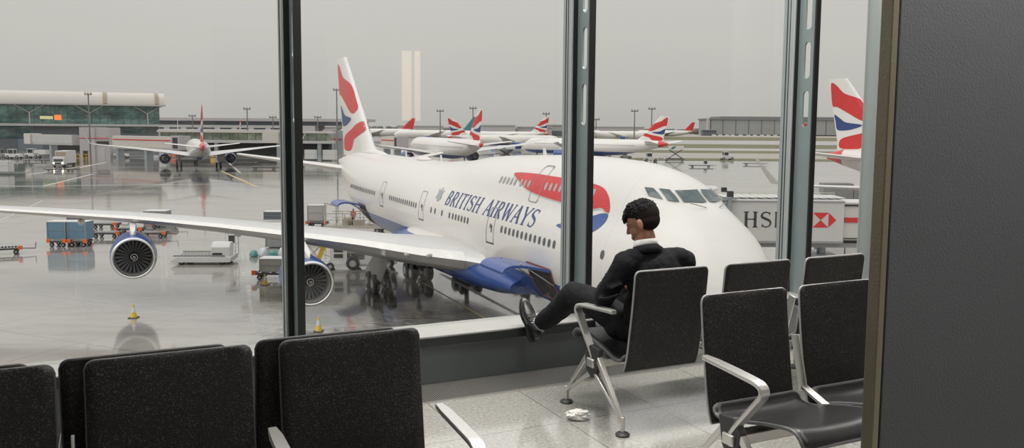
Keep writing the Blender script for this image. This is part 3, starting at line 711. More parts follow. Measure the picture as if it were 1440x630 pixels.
def band(name, m, y0, y1, x0, z, label):
    # far bands: y0 / y1 are photo rows on the right margin
    def row(y): a = G(1000, y); return a.y
    d0, d1 = row(y0), row(y1)
    return strip(name, m, [(x0, d1), (d1 * 1.4, d1), (x0, d0), (d0 * 1.4, d0)][0:2] + [(d0 * 1.4, d0), (x0, d0)], z, label)
bands = [(188.2, 192.6, M_taxi), (192.6, 197.5, M_grass), (197.5, 203, M_runway), (203, 208.5, M_grass), (208.5, 212, M_runway), (212, 215.5, M_grass), (215.5, 223, M_taxi), (223, 226, M_grass)]
for k, (a, b_, m) in enumerate(bands):
    band('trim_%d' % (10 + k), m, a, b_, 30, .06 + .02 * (k % 2), ('grass strip' if m == M_grass else 'paved strip') + ' of the airfield beyond the apron')
M_paint = mat('road_paint', (.62, .61, .57), .45, var=.15, vscale=.6)
M_painty = mat('road_paint_yellow', (.55, .42, .16), .45, var=.15, vscale=.6)
tk = 30
for (a, b_, w, m) in (((128, 232), (38, 246), .5, M_paint), ((150, 228), (112, 236), .5, M_paint), ((40, 240), (35, 241), .4, M_paint), ((130, 245), (60, 262), .4, M_paint),
                      ((0, 243), (400, 243), .35, M_paint), ((310, 240), (360, 262), .5, M_painty), ((0, 262), (400, 258), .35, M_paint), ((320, 228), (338, 243), .4, M_paint), ((0, 310), (60, 282), .12, M_paint),
                      ((620, 385), (735, 446), .30, M_paint), ((590, 395), (690, 452), .12, M_painty)):
    A, B_ = G(*a), G(*b_); d = (B_ - A); d.normalize(); nn = Vector((-d.y, d.x, 0)) * w / 2
    strip('trim_%d' % tk, m, [A - nn, B_ - nn, B_ + nn, A + nn], .012, 'painted marking on the apron'); tk += 1

# ---------------------------------------------------------------- aircraft
def airfoil(n=9):
    up, lo = [], []
    for k in range(n + 1):
        u = (1 - math.cos(pi * k / n)) / 2; t = 5 * .2 * (.2969 * math.sqrt(u) - .126 * u - .3516 * u * u + .2843 * u ** 3 - .1036 * u ** 4) / .2
        up.append((u, t)); lo.append((u, -t))
    return up + lo[-2:0:-1]
AF = airfoil()
def foil_surface(stations, vert=False, sgn=1):   # station: (span, sLE, zLE, chord, thick(ratio), drop)
    rings = []
    for sp_, s0, z0, ch, th, dr in stations:
        ring = []
        for u, t in AF:
            if vert: ring.append(Vector((s0 + u * ch, t * th * ch, z0)))
            else: ring.append(Vector((s0 + u * ch, sgn * sp_, z0 + t * th * ch - dr * u * ch)))
        rings.append(ring)
    return MB().loft(rings)
def fin_half(tb, s, z):      # half thickness of a fin at (s, z); tb = [(z, sLE, chord, th)]
    for i in range(len(tb) - 1):
        if z <= tb[i + 1][0] or i == len(tb) - 2:
            a, b_ = tb[i], tb[i + 1]; u = (z - a[0]) / (b_[0] - a[0]); s0 = a[1] + (b_[1] - a[1]) * u; ch = a[2] + (b_[2] - a[2]) * u; th = a[3] + (b_[3] - a[3]) * u
            x = min(max((s - s0) / ch, .0005), 1); return 5 * (.2969 * math.sqrt(x) - .126 * x - .3516 * x * x + .2843 * x ** 3 - .1036 * x ** 4) * th * ch
def wheel(b, c, r, w, ax='y'):
    c = Vector(c); d = {'y': Vector((0, 1, 0)), 'x': Vector((1, 0, 0))}[ax]
    prof = [(-w / 2, r * .55), (-w / 2, r * .86), (-w * .36, r), (w * .36, r), (w / 2, r * .86), (w / 2, r * .55)]
    b.lathe(prof, 22, ax, c, True)
def gear(parent, s, y, ztop, r=.62, rows=2, lat=.56, base=1.45, door=None, lean=0.):
    b = MB(); b.cyl((s, y, r + .05), (s, y, 1.9), .16, .18, 14).cyl((s, y, 1.9), (s, y + lean, ztop), .24, .26, 14)
    b.cyl((s + .1, y, 1.7), (s + 1.4, y + lean, ztop), .08).cyl((s, y, 1.8), (s - .2, y - 1.5 * (1 if y > 0 else -1), ztop), .09)
    b.bar((s - base / 2 * (rows > 1) - .1, y, r), (s + base / 2 * (rows > 1) + .1, y, r), .22, .20)
    b.cyl((s - .3, y + .1, 1.0), (s + .02, y + .1, 1.7), .06)
    g = b.build('landing_gear', M_strut, parent)
    for i in range(rows):
        ss = s + (i - (rows - 1) / 2) * base
        for j in (-1, 1):
            w = MB(); wheel(w, (ss, y + j * lat, r), r, .46); o = w.build('wheel', M_dark, g)
            if r > .55: 
                hb = MB().lathe([(-.26, .05), (-.26, .30), (.26, .30), (.26, .05)], 16, 'y', (ss, y + j * lat, r), True); hb.build('hub', M_hub, o)
            # sub-part depth ends here
    if door:
        MB().slab(door, [], lambda a, z, d: Vector((s + a, y + (.95 + d) * (1 if y > 0 else -1), z)), .05).build('gear_door', M_white, g)
    return g
def fan(parent, x, y, z, R, detail=True, face=1):
    b = MB(); nb = 24
    if detail:
        for k in range(nb):
            a = 2 * pi * k / nb; rings = []
            for r_, tw, w in ((.26 * R, .35, .045 * R), (.55 * R, .75, .062 * R), (.97 * R, 1.0, .082 * R)):
                c_, s_ = math.cos(a), math.sin(a); rad = Vector((0, c_, s_)); tan = Vector((0, -s_, c_)); ch = (Vector((math.cos(tw), 0, 0)) + tan * math.sin(tw)) * w; nr = Vector((-math.sin(tw), 0, 0)) + tan * math.cos(tw)
                p = Vector((x + .25, y, z)) + rad * r_; rings.append([p - ch, p + nr * .014, p + ch, p - nr * .014])
            b.loft(rings)
        f = b.build('fan', M_fan, parent); MB().lathe([(x + .5, .02), (x + .52, R * 1.0)], 32, 'x', (0, y, z)).build('dark_backplate', M_gap, f)  # plain dark disc added behind the blades for the duct's darkness
    else:
        f = MB().lathe([(x + .3, .05), (x + .3, R)], 24, 'x', (0, y, z)).build('fan', M_gap, parent)
    MB().lathe([(x - .24, .001), (x - .20, .07 * R / 1.1), (x - .05, .17 * R), (x + .2, .27 * R)], 24, 'x', (0, y, z), True).build('spinner', M_dark if True else M_dark, f)
    if detail:
        pts = []
        for k in range(34):
            a = k * .34; rr = .02 + .0068 * k * R; xx = x - .25 + .40 * (rr / (.27 * R)) ** 1.3; pts.append((xx - .012, y + rr * math.cos(a), z + rr * math.sin(a)))
        MB().tube(pts, .020, 6).build('spinner_spiral', M_white, f)
def engine(parent, x, y, z, R, L_, mcowl, wing_z, detail=True, aft=True, pyl=1.0, lipm=None):
    e = MB(); n = 48 if detail else 20
    e.lathe([(x + .12 * R, R * 1.035), (x + .45 * R, R * 1.09), (x + L_ * .30, R * 1.12), (x + L_ * .6, R * 1.07), (x + L_ * .82, R * .88), (x + L_ * .82, R * .80), (x + L_ * .6, R * .80)], n, 'x', (0, y, z))
    ec = e.build('engine', mcowl, parent, smooth=60)
    MB().lathe([(x + .16 * R, R * .89), (x + .5 * R, R * .865), (x + 1.2 * R, R * .87)], n, 'x', (0, y, z)).build('intake_liner', mat('intake_liner', (.36, .355, .34), .45, .2), ec, smooth=60)
    lp = MB(); prof = [(x + .10 * R + .0, R * 1.035)] + [(x + .10 * R - .10 * R * math.sin(a), R * .965 + R * .07 * math.cos(a)) for a in [math.radians(k) for k in (30, 60, 90, 120, 150)]] + [(x + .10 * R, R * .90), (x + .2 * R, R * .885)]
    prof[0] = (x + .13 * R, R * 1.045)
    lp.lathe(prof, n, 'x', (0, y, z)).build('intake_lip', lipm or M_lip, ec, smooth=60)
    fan(ec, x + .42 * R + .15, y, z, R * .86, detail)
    MB().lathe([(x + L_ * .6, R * .78), (x + L_ * .9, R * .5), (x + L_ * 1.02, R * .42), (x + L_ * 1.0, R * .36)], 24, 'x', (0, y, z)).lathe([(x + L_ * .9, R * .3), (x + L_ * 1.12, .03)], 16, 'x', (0, y, z), True).build('exhaust', M_silver, ec)
    pr = []
    for ss, w, zb, zt in ((x + .55 * R, .02, z + R * 1.08, z + R * 1.16), (x + .9 * R, .17, z + R * 1.05, z + R * 1.16 + (wing_z - z - R * 1.1) * .35), (x + L_ * .55, .22, z + R * .9, wing_z + .05), (x + L_ * 1.0, .20, z + R * .75, wing_z + .1), (x + L_ * 1.25, .04, wing_z - .3, wing_z + .1)):
        pr.append([Vector((ss, y - w, zb)), Vector((ss, y + w, zb)), Vector((ss, y + w * .8, zt)), Vector((ss, y - w * .8, zt))])
    MB().loft(pr).build('pylon', M_white, ec, smooth=40)
    return ec
def hull_mesh(H, stations, m, name, parent, na=64):
    b = MB(); b.loft([[Vector((s, y, z)) for y, z in section(H, s, na)] for s in stations]); return b.build(name, m, parent, smooth=60)

# fin livery, drawn once for the jumbo in (s, z)
FIN_RED = [smooth_poly([(70.3, 17.75), (68.71, 17.32), (66.88, 16.25), (63.3, 15.35), (61.1, 13.75), (60.2, 12.85), (61.4, 12.35), (63.04, 12.55), (65.63, 13.45), (68.38, 14.35), (69.6, 14.5), (70.1, 16.)], 4),
           smooth_poly([(57.9, 11.55), (57.2, 10.75), (58.8, 10.2), (61.04, 9.7), (62.6, 8.62), (66.9, 8.60), (67.3, 9.6), (65.99, 10.15), (62.28, 10.75), (60., 11.3)], 4)]
FIN_BLUE = [smooth_poly([(69.0, 13.3), (67.52, 12.75), (66.0, 12.2), (62.4, 11.85), (64.5, 11.25), (67.1, 11.05), (68.2, 11.3), (68.6, 12.3)], 4)]
FINTAB = [(8.0, 52.6, 15.4, .085), (9.3, 55.2, 12.9, .085), (18.35, 66.45, 4.7, .09)]
def fin_uv(s, z):
    v = (z - 8.6) / (18.35 - 8.6); k = (z - 9.3) / 9.05; s0 = 55.2 + 11.25 * k; ch = 12.9 - 8.2 * k; return (s - s0) / ch, v
def clip_fin(poly, tb):
    out = []
    for s, z in poly:
        z = min(max(z, tb[0][0] + .05), tb[-1][0] - .05); u = None
        for i in range(len(tb) - 1):
            if z <= tb[i + 1][0] or i == len(tb) - 2:
                a, b_ = tb[i], tb[i + 1]; t = (z - a[0]) / (b_[0] - a[0]); s0 = a[1] + (b_[1] - a[1]) * t; ch = a[2] + (b_[2] - a[2]) * t; break
        out.append((min(max(s, s0 + .015 * ch), s0 + .99 * ch), z))
    return out
def fin_decals(parent, tb, reds, blues, off=.012):
    for sg in (1, -1):
        for nm, ps, m in (('red_flash', reds, M_red), ('blue_flash', blues, M_navy)):
            if ps: decal(nm, [clip_fin(p, tb) for p in ps], lambda s, z: Vector((s, sg * (fin_half(tb, s, z) + off), z)), m, parent, .8)

# ---- the jumbo jet at the gate
XO, YO, AA = 8.893, 30.24, -1.160
J = empty('jumbo_jet', (XO, YO, APR), AA + pi, 'white four-engined jumbo jet with blue belly at the gate, filling the window', 'aeroplane')
H7 = dict(H747)
H7['top'] = [(0, 4.75), (.12, 5.35), (.5, 6.0), (1.2, 6.85), (2.2, 7.65), (3.2, 8.05), (5, 8.3), (8, 8.45), (12, 8.55), (58, 8.6), (63, 8.3), (69.5, 7.5)]
H7['bot'] = [(0, 4.75), (.12, 4.2), (.5, 3.6), (1.2, 3.05), (2.2, 2.65), (4, 2.3), (7, 2.12), (11, 2.05), (46, 2.05), (52, 2.6), (60, 4.35), (66, 5.95), (69.5, 6.9)]
H7['hw'] = [(0, 0), (.12, .6), (.5, 1.15), (1.2, 1.75), (2.2, 2.25), (4, 2.75), (7, 3.1), (11, 3.25), (46, 3.25), (52, 3.0), (58, 2.35), (64, 1.25), (69.5, .28)]
H7['utop'] = [(0, 3), (1.3, 5.5), (1.9, 7.4), (2.6, 8.0), (3.3, 8.35), (4.2, 8.95), (5.5, 9.35), (8, 9.68), (12, 9.78), (20, 9.55), (24, 9.35), (28, 8.95), (31, 8.75), (36, 8.2), (60, 7.5), (69.5, 6.5)]
ST7 = [0.001, .05, .12, .25, .4, .6, .85, 1.15, 1.5, 1.9, 2.3, 2.7, 3.1, 3.5, 3.9, 4.3, 4.8, 5.4, 6.2, 7.2, 8.5, 10, 12, 14, 16, 18, 20, 21.5, 23, 24, 25, 26, 27, 28, 29, 30, 31, 32, 34, 36, 40, 44, 46, 48, 50, 52, 54, 56, 58, 60, 62, 64, 66, 68, 69.5]
mh7 = hullmat('jumbo_hull', 3.98, 66.9, -.42)
FU = hull_mesh(H7, ST7, mh7, 'fuselage', J, 96)
def onhull(off=.012, sg=1): return lambda s, z: Vector((s, sg * (side(H7, s, z) + off), z + off * .3))
def rr(s0, s1, z0, z1, r=.1, n=3):
    p = []
    for cx, cy, a0 in ((s1 - r, z1 - r, 0), (s0 + r, z1 - r, 90), (s0 + r, z0 + r, 180), (s1 - r, z0 + r, 270)):
        for k in range(n + 1): a = math.radians(a0 + 90 * k / n); p.append((cx + r * math.cos(a), cy + r * math.sin(a)))
    return p
# cabin windows
proto = {}
wlist = [(42.3 + .508 * k, 5.79) for k in range(19)] + [(31.2 + .508 * k, 5.79) for k in range(14)] + [(27.9, 5.79), (27.1, 5.79), (25.75, 5.79), (24.35, 5.79)] + [(21.2 + .508 * k, 5.79) for k in range(6)] + [(10.15 + .508 * k, 5.86) for k in range(13)] + [(6.15, 5.95), (7.2, 5.95)]
for s, z in wlist: decal('window', [rr(s - .125, s + .125, z - .19, z + .19, .12)], onhull(.014), M_win, FU, .3)
for s, z in [(16.75 + .508 * k, 8.28) for k in range(5)] + [(14.95, 8.28), (15.45, 8.28), (15.95, 8.28)] + [(8.4 + .508 * k, 8.30) for k in range(10) if not 9.0 < 8.4 + .508 * k < 9.6]:
    decal('window', [rr(s - .125, s + .125, z - .19, z + .19, .12)], onhull(.026), M_winl, FU, .3)
# doors: outline, handle window
def hull_door(s0, s1, z0, z1, w=.05, r=.14, up=False):
    o = rr(s0, s1, z0, z1, r, 4); i = rr(s0 + w, s1 - w, z0 + w, z1 - w, r, 4); polys = []
    for k in range(len(o)): k2 = (k + 1) % len(o); polys.append([o[k], o[k2], i[k2], i[k]])
    d = decal('door', polys, onhull(.03 if up else .016), M_line, FU, .25)
    if not up:
        decal('door_window', [rr((s0 + s1) / 2 - .08, (s0 + s1) / 2 + .08, 5.75, 6.0, .07)], onhull(.017), M_win, d, .3)
        decal('door_handle', [rr(s0 + .28, s0 + .38, 5.55, 5.95, .04)], onhull(.018), M_gap, d, .3)
        decal('door_sill', [[(s0, z0 - .03), (s1, z0 - .03), (s1, z0 + .03), (s0, z0 + .03)]], onhull(.02), M_gap, d, .3)
for s0 in (17.25, 29.45, 39.6): hull_door(s0, s0 + 1.07, 4.95, 6.85)
hull_door(6.9 + 1.3, 8.2 + 1.1, 4.95, 6.85)
hull_door(13.35, 14.45, 7.45, 9.25, .045, .2, True)
# lettering and crest
tp, tw = lettering('BRITISH AIRWAYS', .13, .17)
S0, S1, Z0, ZH = 25.7, 12.55, 6.33, .86
def tm(p): return [(S0 - x / tw * (S0 - S1) * .985, Z0 + y * ZH) for x, y in p]
decal('airline_name', [tm(p) for p in tp], onhull(.016), M_text, FU, .5)
cr_ = [smooth_poly([(27.0, 6.45), (26.6, 6.6), (26.75, 6.9), (26.6, 7.15), (27.0, 7.05), (27.15, 7.3), (27.35, 7.05), (27.7, 7.2), (27.55, 6.85), (27.65, 6.55), (27.3, 6.6), (27.2, 6.4)], 3)]
decal('crest', cr_, onhull(.016), mat('crest_grey', (.36, .37, .40), .5, var=.5, vscale=6), FU, .3)
# ribbon
RB = smooth_poly([(17.45, 8.70), (15.2, 8.80), (12.5, 8.78), (10.2, 8.76), (8.97, 8.70), (7.9, 8.57), (7.25, 8.25), (6.93, 7.86), (6.86, 7.60), (7.10, 7.62), (7.5, 7.74), (8.2, 7.63), (9.4, 7.65), (11.3, 7.72), (13.2, 7.82), (14.9, 8.00), (16.3, 8.35)], 5)
decal('ribbon_shadow', [[(s, z - .07) for s, z in RB]], onhull(.012), mat('livery_grey', (.52, .51, .50), .4), FU, .3)
decal('red_ribbon', [RB], onhull(.020), M_red, FU, .3)
decal('blue_ribbon', [smooth_poly([(6.86, 7.52), (7.3, 7.52), (7.75, 7.40), (8.4, 7.22), (9.2, 7.0), (10.45, 6.72), (9.9, 6.60), (8.8, 6.50), (7.75, 6.62), (7.15, 6.86), (6.85, 7.20)], 5)], onhull(.020), M_paintblue, FU, .3)
# cockpit glazing: panes just outside the skin
def skin_front(y, z):       # nose surface s for a lateral y and height z, by bisection
    lo, hi = .2, 9.
    for _ in range(22):
        m_ = (lo + hi) / 2
        if side(H7, m_, z) >= abs(y): hi = m_
        else: lo = m_
    return lo
def pane_dec(ps, sg): return decal('cockpit_window', [ps], lambda y, z: Vector((skin_front(y, z) - .05, sg * (y + .02), z + .03)), M_cglass, FU, .25)
for sg in (1, -1):
    pane_dec([(.05, 8.28), (.86, 8.27), (.88, 8.68), (.05, 8.72)], sg)
    pane_dec([(.97, 8.27), (1.27, 8.31), (1.20, 8.72), (.98, 8.70)], sg)
    pane_dec([(1.35, 8.33), (1.55, 8.42), (1.42, 8.72), (1.29, 8.72)], sg)
MB().cyl((2.75, .35, 8.12), (3.05, .9, 8.28), .018).cyl((2.75, -.25, 8.12), (3.05, -.8, 8.28), .018).build('windscreen_wiper', M_line, FU)
for s, z in ((3.6, 6.9), (4.1, 6.4)):
    y = side(H7, s, z); MB().cyl((s, y - .02, z), (s - .05, y + .22, z), .02).cyl((s - .05, y + .22, z), (s - .25, y + .22, z), .015).build('air_probe', M_gap, FU)
for s, zt, h in ((17.5, 9.55, .45), (35, 8.55, .5), (44, 8.6, .5)):
    MB().slab([(s, zt - .1), (s + .5, zt - .1), (s + .55, zt + h), (s + .3, zt + h)], [], lambda a, z, d: Vector((a, d - .02, z)), .04).build('antenna', M_white, FU)
MB().ball((38.5, .3, 8.62), (1.3, .45, .22), 16).build('satellite_dome', M_white, FU)
# wing fairing, wings, tail
fr = []
for s, w, z0_, z1_ in ((15.5, 3.0, 2.4, 3.4), (18, 3.5, 1.95, 4.0), (21, 3.9, 1.75, 4.5), (26, 4.1, 1.7, 4.7), (32, 4.0, 1.75, 4.6), (36, 3.5, 1.9, 4.0), (39, 2.8, 2.4, 3.2)):
    zc = (z0_ + z1_) / 2; fr.append([Vector((s, w * math.copysign(abs(math.cos(a)) ** .8, math.cos(a)), zc + (z1_ - z0_) / 2 * math.copysign(abs(math.sin(a)) ** .8, math.sin(a)))) for a in [2 * pi * k / 40 for k in range(40)]])
MB().loft(fr).build('wing_fairing', mh7, J, smooth=60)
WS = [(2.5, 18.2, 3.55, 16.3, .125, .03), (3.9, 19.6, 3.75, 15.0, .125, .035), (6, 21.2, 3.95, 13.4, .12, .04), (9, 23.9, 4.35, 11.2, .115, .045), (11.7, 26.2, 4.62, 9.6, .11, .045), (16, 30.0, 4.95, 8.2, .105, .045), (20.8, 34.2, 5.20, 6.7, .10, .045), (26, 38.9, 5.28, 5.3, .10, .04), (30.4, 42.7, 5.35, 4.1, .10, .03), (31.0, 43.4, 5.42, 3.4, .10, .02)]
for sg in (1, -1):
    wg = foil_surface(WS, False, sg).build('wing', M_wing, J, smooth=60)
    if sg > 0: MB().loft([[Vector((s0 + u * ch, sg * (y + t * .1 * ch), z)) for u, t in AF] for y, z, s0, ch in ((30.9, 5.35, 43.6, 3.2), (31.2, 6.0, 44.6, 2.4), (31.9, 7.2, 46.0, 1.2))]).build('winglet', M_white, wg, smooth=60)
    # bright leading edge of bare metal: a thin skin over the nose of the wing
    rings = []
    for sp_, s0, z0_, ch, th, dr in WS[1:-1]:
        ring = []
        for u, t in [(a, b_) for a, b_ in AF if a < .10 and b_ >= 0][::-1] + [(a, b_) for a, b_ in AF[::-1] if a < .10 and b_ < 0][::-1][::-1]:
            ring.append(Vector((s0 - .03 + u * ch, sg * sp_, z0_ + t * 1.04 * th * ch - dr * u * ch)))
        rings.append(ring)
    MB().loft(rings, False, False).build('leading_edge', M_silver, wg, recalc=True, smooth=60)
    for y in (8, 14.5, 18.5, 24):
        k = [w for w in WS if w[0] <= y][-1]; s_te = k[1] + k[3] - .6; zc = k[2] - .45
        MB().loft([[Vector((s_te - 2.6 + a * 4.2, sg * y + r_ * .22 * math.cos(2 * pi * i / 10), zc - a * .25 + r_ * .32 * math.sin(2 * pi * i / 10))) for i in range(10)] for a, r_ in ((0, .1), (.2, .8), (.5, 1), (.8, .6), (1, .05))]).build('flap_fairing', M_wing, wg, smooth=60)
    foil_surface([(.6, 59.5, 6.75, 8.2, .10, .03), (1.5, 60.2, 6.85, 7.4, .10, .03), (11.0, 66.9, 8.15, 2.6, .09, .02)], False, sg).build('tailplane', M_white, J, smooth=60)
    if sg > 0:
        for k, (y, ss) in enumerate(((5.6, 20.9), (6.6, 21.8))):    # landing lights in the wing root
            MB().ball((ss - .02, y, 3.93), (.10, .22, .14), 14).build('landing_light', mat('lamp_glass', (.45, .46, .44), .1, spec=.9), wg)
fb = MB().loft([[Vector((s0 + u * ch, t * th * ch, z)) for u, t in AF] for z, s0, ch, th in FINTAB]).build('fin', M_white, J, smooth=60)
fin_decals(fb, FINTAB, FIN_RED, FIN_BLUE)
MB().loft([[Vector((a, r_ * math.cos(2 * pi * k / 12), z + r_ * .7 * math.sin(2 * pi * k / 12))) for k in range(12)] for a, r_, z in ((49.5, .05, 8.5), (52, .35, 8.55), (56, .6, 8.6), (62, .5, 8.5))]).build('dorsal_fillet', M_white, J, smooth=60)
for y, x in ((11.7, 23.2), (20.8, 32.0)):
    z = 2.35 if y < 15 else 3.0
    for sg in (1, -1): engine(J, x, sg * y, z, 1.22, 5.6, M_paintblue, 4.35 if y < 15 else 5.0, sg > 0)
DR = [(-1.1, 1.25), (.5, 1.05), (1.35, 1.9), (.9, 2.95), (-.8, 2.9)]
gear(J, 31.9, 5.5, 3.6, .62, 2, .56, 1.45); gear(J, 31.9, -5.5, 3.6, .62, 2, .56, 1.45); gear(J, 35.0, 1.9, 3.0); gear(J, 35.0, -1.9, 3.0); gear(J, 7.9, 0, 3.0, .62, 1, .45)
MB().slab([(31.9, 3.0), (33.9, 1.25), (33.5, 1.0), (29.6, 1.0), (28.5, 3.3), (30.2, 3.45)], [], lambda s, z, d: Vector((s, 5.55 + d + (3.2 - z) * .22, z)), .06).build('gear_door', mat('door_grey', (.40, .40, .39), .45), J)
# open cargo doors: dark bay, red seal, raised panel
def cargo(s0, s1, z0, z1, dep, lift):
    bay = decal('cargo_bay', [rr(s0, s1, z0, z1, .12)], onhull(.02), mat('hold_dark', (.05, .052, .05), .8, var=.8, vscale=2.5), FU, .25)
    o = rr(s0 - .06, s1 + .06, z0 - .05, z1 + .05, .14, 4); i = rr(s0 + .05, s1 - .05, z0 + .06, z1 - .05, .12, 4)
    decal('door_seal', [[o[k], o[(k + 1) % 16], i[(k + 1) % 16], i[k]] for k in range(16)], onhull(.05), mat('seal_red', (.36, .09, .06), .6), bay, .25)
    rings = []
    for k in range(9):
        u = k / 8; yy = side(H7, s0, z1) + .03 + dep * math.sin(u * 1.35) / math.sin(1.35); zz = z1 + lift * math.sin(u * pi * .62) - .35 * u * u * u
        rings.append([Vector((s0 - .05, yy, zz)), Vector((s1 + .05, yy, zz)), Vector((s1 + .05, yy - .02, zz - .13)), Vector((s0 - .05, yy - .02, zz - .13))])
    MB().loft(rings).build('cargo_door', M_paintblue, J, smooth=40)
    for ss in (s0 + .15, s1 - .15): MB().cyl((ss, side(H7, ss, z0 + .9) , z0 + .9), (ss, side(H7, ss, z1) + dep * .6, z1 + lift * .8), .03).build('door_strut', M_silver, J)
cargo(10.5, 13.1, 2.95, 4.62, 2.4, .45)
cargo(45.8, 48.4, 2.95, 4.5, 2.3, .45)

# ---- smaller airliners across the apron
def scaled(poly, tb):      # jumbo fin drawing -> another fin
    out = []
    for s, z in poly:
        u, v = fin_uv(s, z); z2 = tb[0][0] + .35 + (tb[-1][0] - tb[0][0] - .35) * v; a, b_ = tb[0], tb[-1]; t = (z2 - a[0]) / (b_[0] - a[0])
        out.append((a[1] + (b_[1] - a[1]) * t + (a[2] + (b_[2] - a[2]) * t) * u, z2))
    return out
def airliner(loc, hd, Ln, R, zb, fin_top, span, label, group=None, livery='flag', belly=True, eng=(9.9, 1.45), cone=None, curve=1.2, name='airliner', winglet=False, detail=False, gears=True, origin=None, wdih=.10):
    # origin: station put on loc (default: main gear)
    hx_, hy_ = hd; k = math.hypot(hx_, hy_); a = math.atan2(hy_ / k, hx_ / k)
    og = Ln * .52 if origin is None else origin * Ln
    e = empty(name, (loc[0] + math.cos(a) * og * 0, loc[1], APR), a + pi, label, 'aeroplane', group)
    D = 2 * R; zc = zb + R; zt = zb + D
    H = dict(bot=[(0, zc - .5), (.5, zc - .45 * D * .55), (1.5, zb + .6), (4, zb + .1), (7, zb), (Ln * .62, zb), (Ln * .8, zb + D * .22), (Ln * .93, zb + D * .5), (Ln, zb + D * .70)],
             top=[(0, zc - .5), (.5, zc + .1 * D), (1.5, zc + .25 * D), (3, zc + .42 * D), (5, zt - .05), (8, zt), (Ln * .84, zt), (Ln * .93, zt - .1), (Ln, zt - D * .16)],
             hw=[(0, 0), (.5, R * .4), (1.5, R * .66), (4, R * .92), (7, R), (Ln * .65, R), (Ln * .8, R * .8), (Ln * .92, R * .42), (Ln, .25)])
    sred = {'flag': Ln * .95, 'red': Ln * .97, 'plain': 1e3, 'teal': 1e3}[livery]
    mh = hullmat('hull_%s_%d_%s' % (livery, int(Ln * 10 + R * 100), 'b' if belly else 'w'), (zb + D * .24) if belly else -5, sred + (zt * .42), -.0 if False else .42 * -1 if False else 0.42 if False else .0, win=(zc + .35 * R, Ln * .12, Ln * .82) if detail else None) if False else None
    mh = hullmat('hull_%s_%d' % (livery + ('b' if belly else 'w'), int(Ln * 10 + R * 100)), (zb + D * .24) if belly else -5, sred if livery in ('flag', 'red') else 1e3, 0., win=(zc + .3 * R, Ln * .12, Ln * .82) if detail else None)
    sts = [0.001, .15, .5, 1, 1.8, 3, 4.5, 7, 10, Ln * .35, Ln * .5, Ln * .62, Ln * .7, Ln * .78, Ln * .85, Ln * .9, Ln * .95, Ln]
    ox = -og
    def sh(v): return v
    root = e
    fu = hull_mesh(H, sts, mh, 'fuselage', root, 36)
    # cockpit panes
    for sg in (1, -1):
        b = MB(); b.M = Matrix.Identity(4)
        yy = interp(H['hw'], 3.0) * .62
        b.add([Vector((1.9, sg * .08, zc + .29 * D)), Vector((2.15, sg * R * .42, zc + .28 * D)), Vector((3.0, sg * R * .42, zc + .39 * D)), Vector((2.85, sg * .08, zc + .42 * D))], [(0, 1, 2, 3)]); b.build('cockpit_window', M_cglass, fu)
    ch = Ln * .165; half = span / 2; sw = .52
    s0 = Ln * .34
    W_ = [(R * .5, s0, zb + R * .45, ch * 1.25, .12, .03), (R + .8, s0 + R * .7, zb + R * .55, ch * 1.08, .12, .03), (half * .34, s0 + half * .34 * .62, zb + R * .62 + half * .30 * wdih * .8, ch * .74, .11, .03), (half * .7, s0 + half * .7 * .60, zb + R * .62 + half * .7 * wdih, ch * .42, .10, .02), (half * .93, s0 + half * .93 * .61, zb + R * .62 + half * .93 * wdih * curve, ch * .25, .10, .02), (half, s0 + half * .68, zb + R * .62 + half * wdih * (curve + .08), ch * .07, .10, .02)]
    for sg in (1, -1):
        w = foil_surface(W_, False, sg).build('wing', M_wing, root, smooth=60)
        if winglet:
            y, ss, z = W_[-1][0], W_[-1][1], W_[-1][2]
            MB().loft([[Vector((s_ + u * c_, sg * (yy + t * .1 * c_), zz)) for u, t in AF] for yy, zz, s_, c_ in ((y - .15, z - .1, ss - .6, 1.6), (y + .4, z + 1.0, ss + .4, 1.1), (y + 1.0, z + 2.6, ss + 1.9, .5))]).build('winglet', M_wing, w, smooth=60)
        foil_surface([(.4, Ln * .865, zt - D * .26, Ln * .10, .10, .02), (Ln * .15, Ln * .865 + Ln * .095, zt - D * .26 + Ln * .15 * .12, Ln * .035, .09, .02)], False, sg).build('tailplane', M_wing if livery != 'flag' else M_white, root, smooth=60)
        if eng:
            ey, er = eng; zz = zb + R * .62 + ey * wdih * .8 - er * 1.5
            engine(root, s0 + ey * .62 - er * 2.1, sg * ey, max(zz, er * 1.45), er, er * 3.6, M_paintblue, zz + er * 1.35, detail, lipm=M_lip)
    FT = [(zt - .5, Ln * .80, Ln * .175, .09), (zt + .8, Ln * .835, Ln * .14, .09), (fin_top, Ln * .955, Ln * .052, .09)]
    fm = {'flag': M_white, 'plain': M_white, 'red': M_red, 'teal': mat('tail_teal', (.06, .22, .26), .4)}[livery]
    fn = MB().loft([[Vector((a_ + u * c_, t * th * c_, z)) for u, t in AF] for z, a_, c_, th in FT]).build('fin', fm, root, smooth=60)
    if livery == 'flag': fin_decals(fn, FT, [scaled(p, FT) for p in FIN_RED], [scaled(p, FT) for p in FIN_BLUE], .02)
    if gears:
        gs = Ln * .52
        for sg in (1, -1): gear(root, gs, sg * R * 1.9, zb + R * .5, .58, 2 if R > 2.2 else 1, .5, 1.35)
        gear(root, Ln * .1, 0, zb + .4, .5, 1, .35)
    # shift children so that the origin station sits on loc
    e.location = (loc[0] + math.cos(a) * og, loc[1] + math.sin(a) * og, APR)
    return e
g_ = G(280, 235)
airliner((g_.x, g_.y), (-.38, .925), 55, 2.55, 2.0, 15.9, 50, 'twin-engined airliner seen from behind in front of the glass pier', cone=None, eng=(8.2, 1.40), detail=False, winglet=True, curve=1.05)
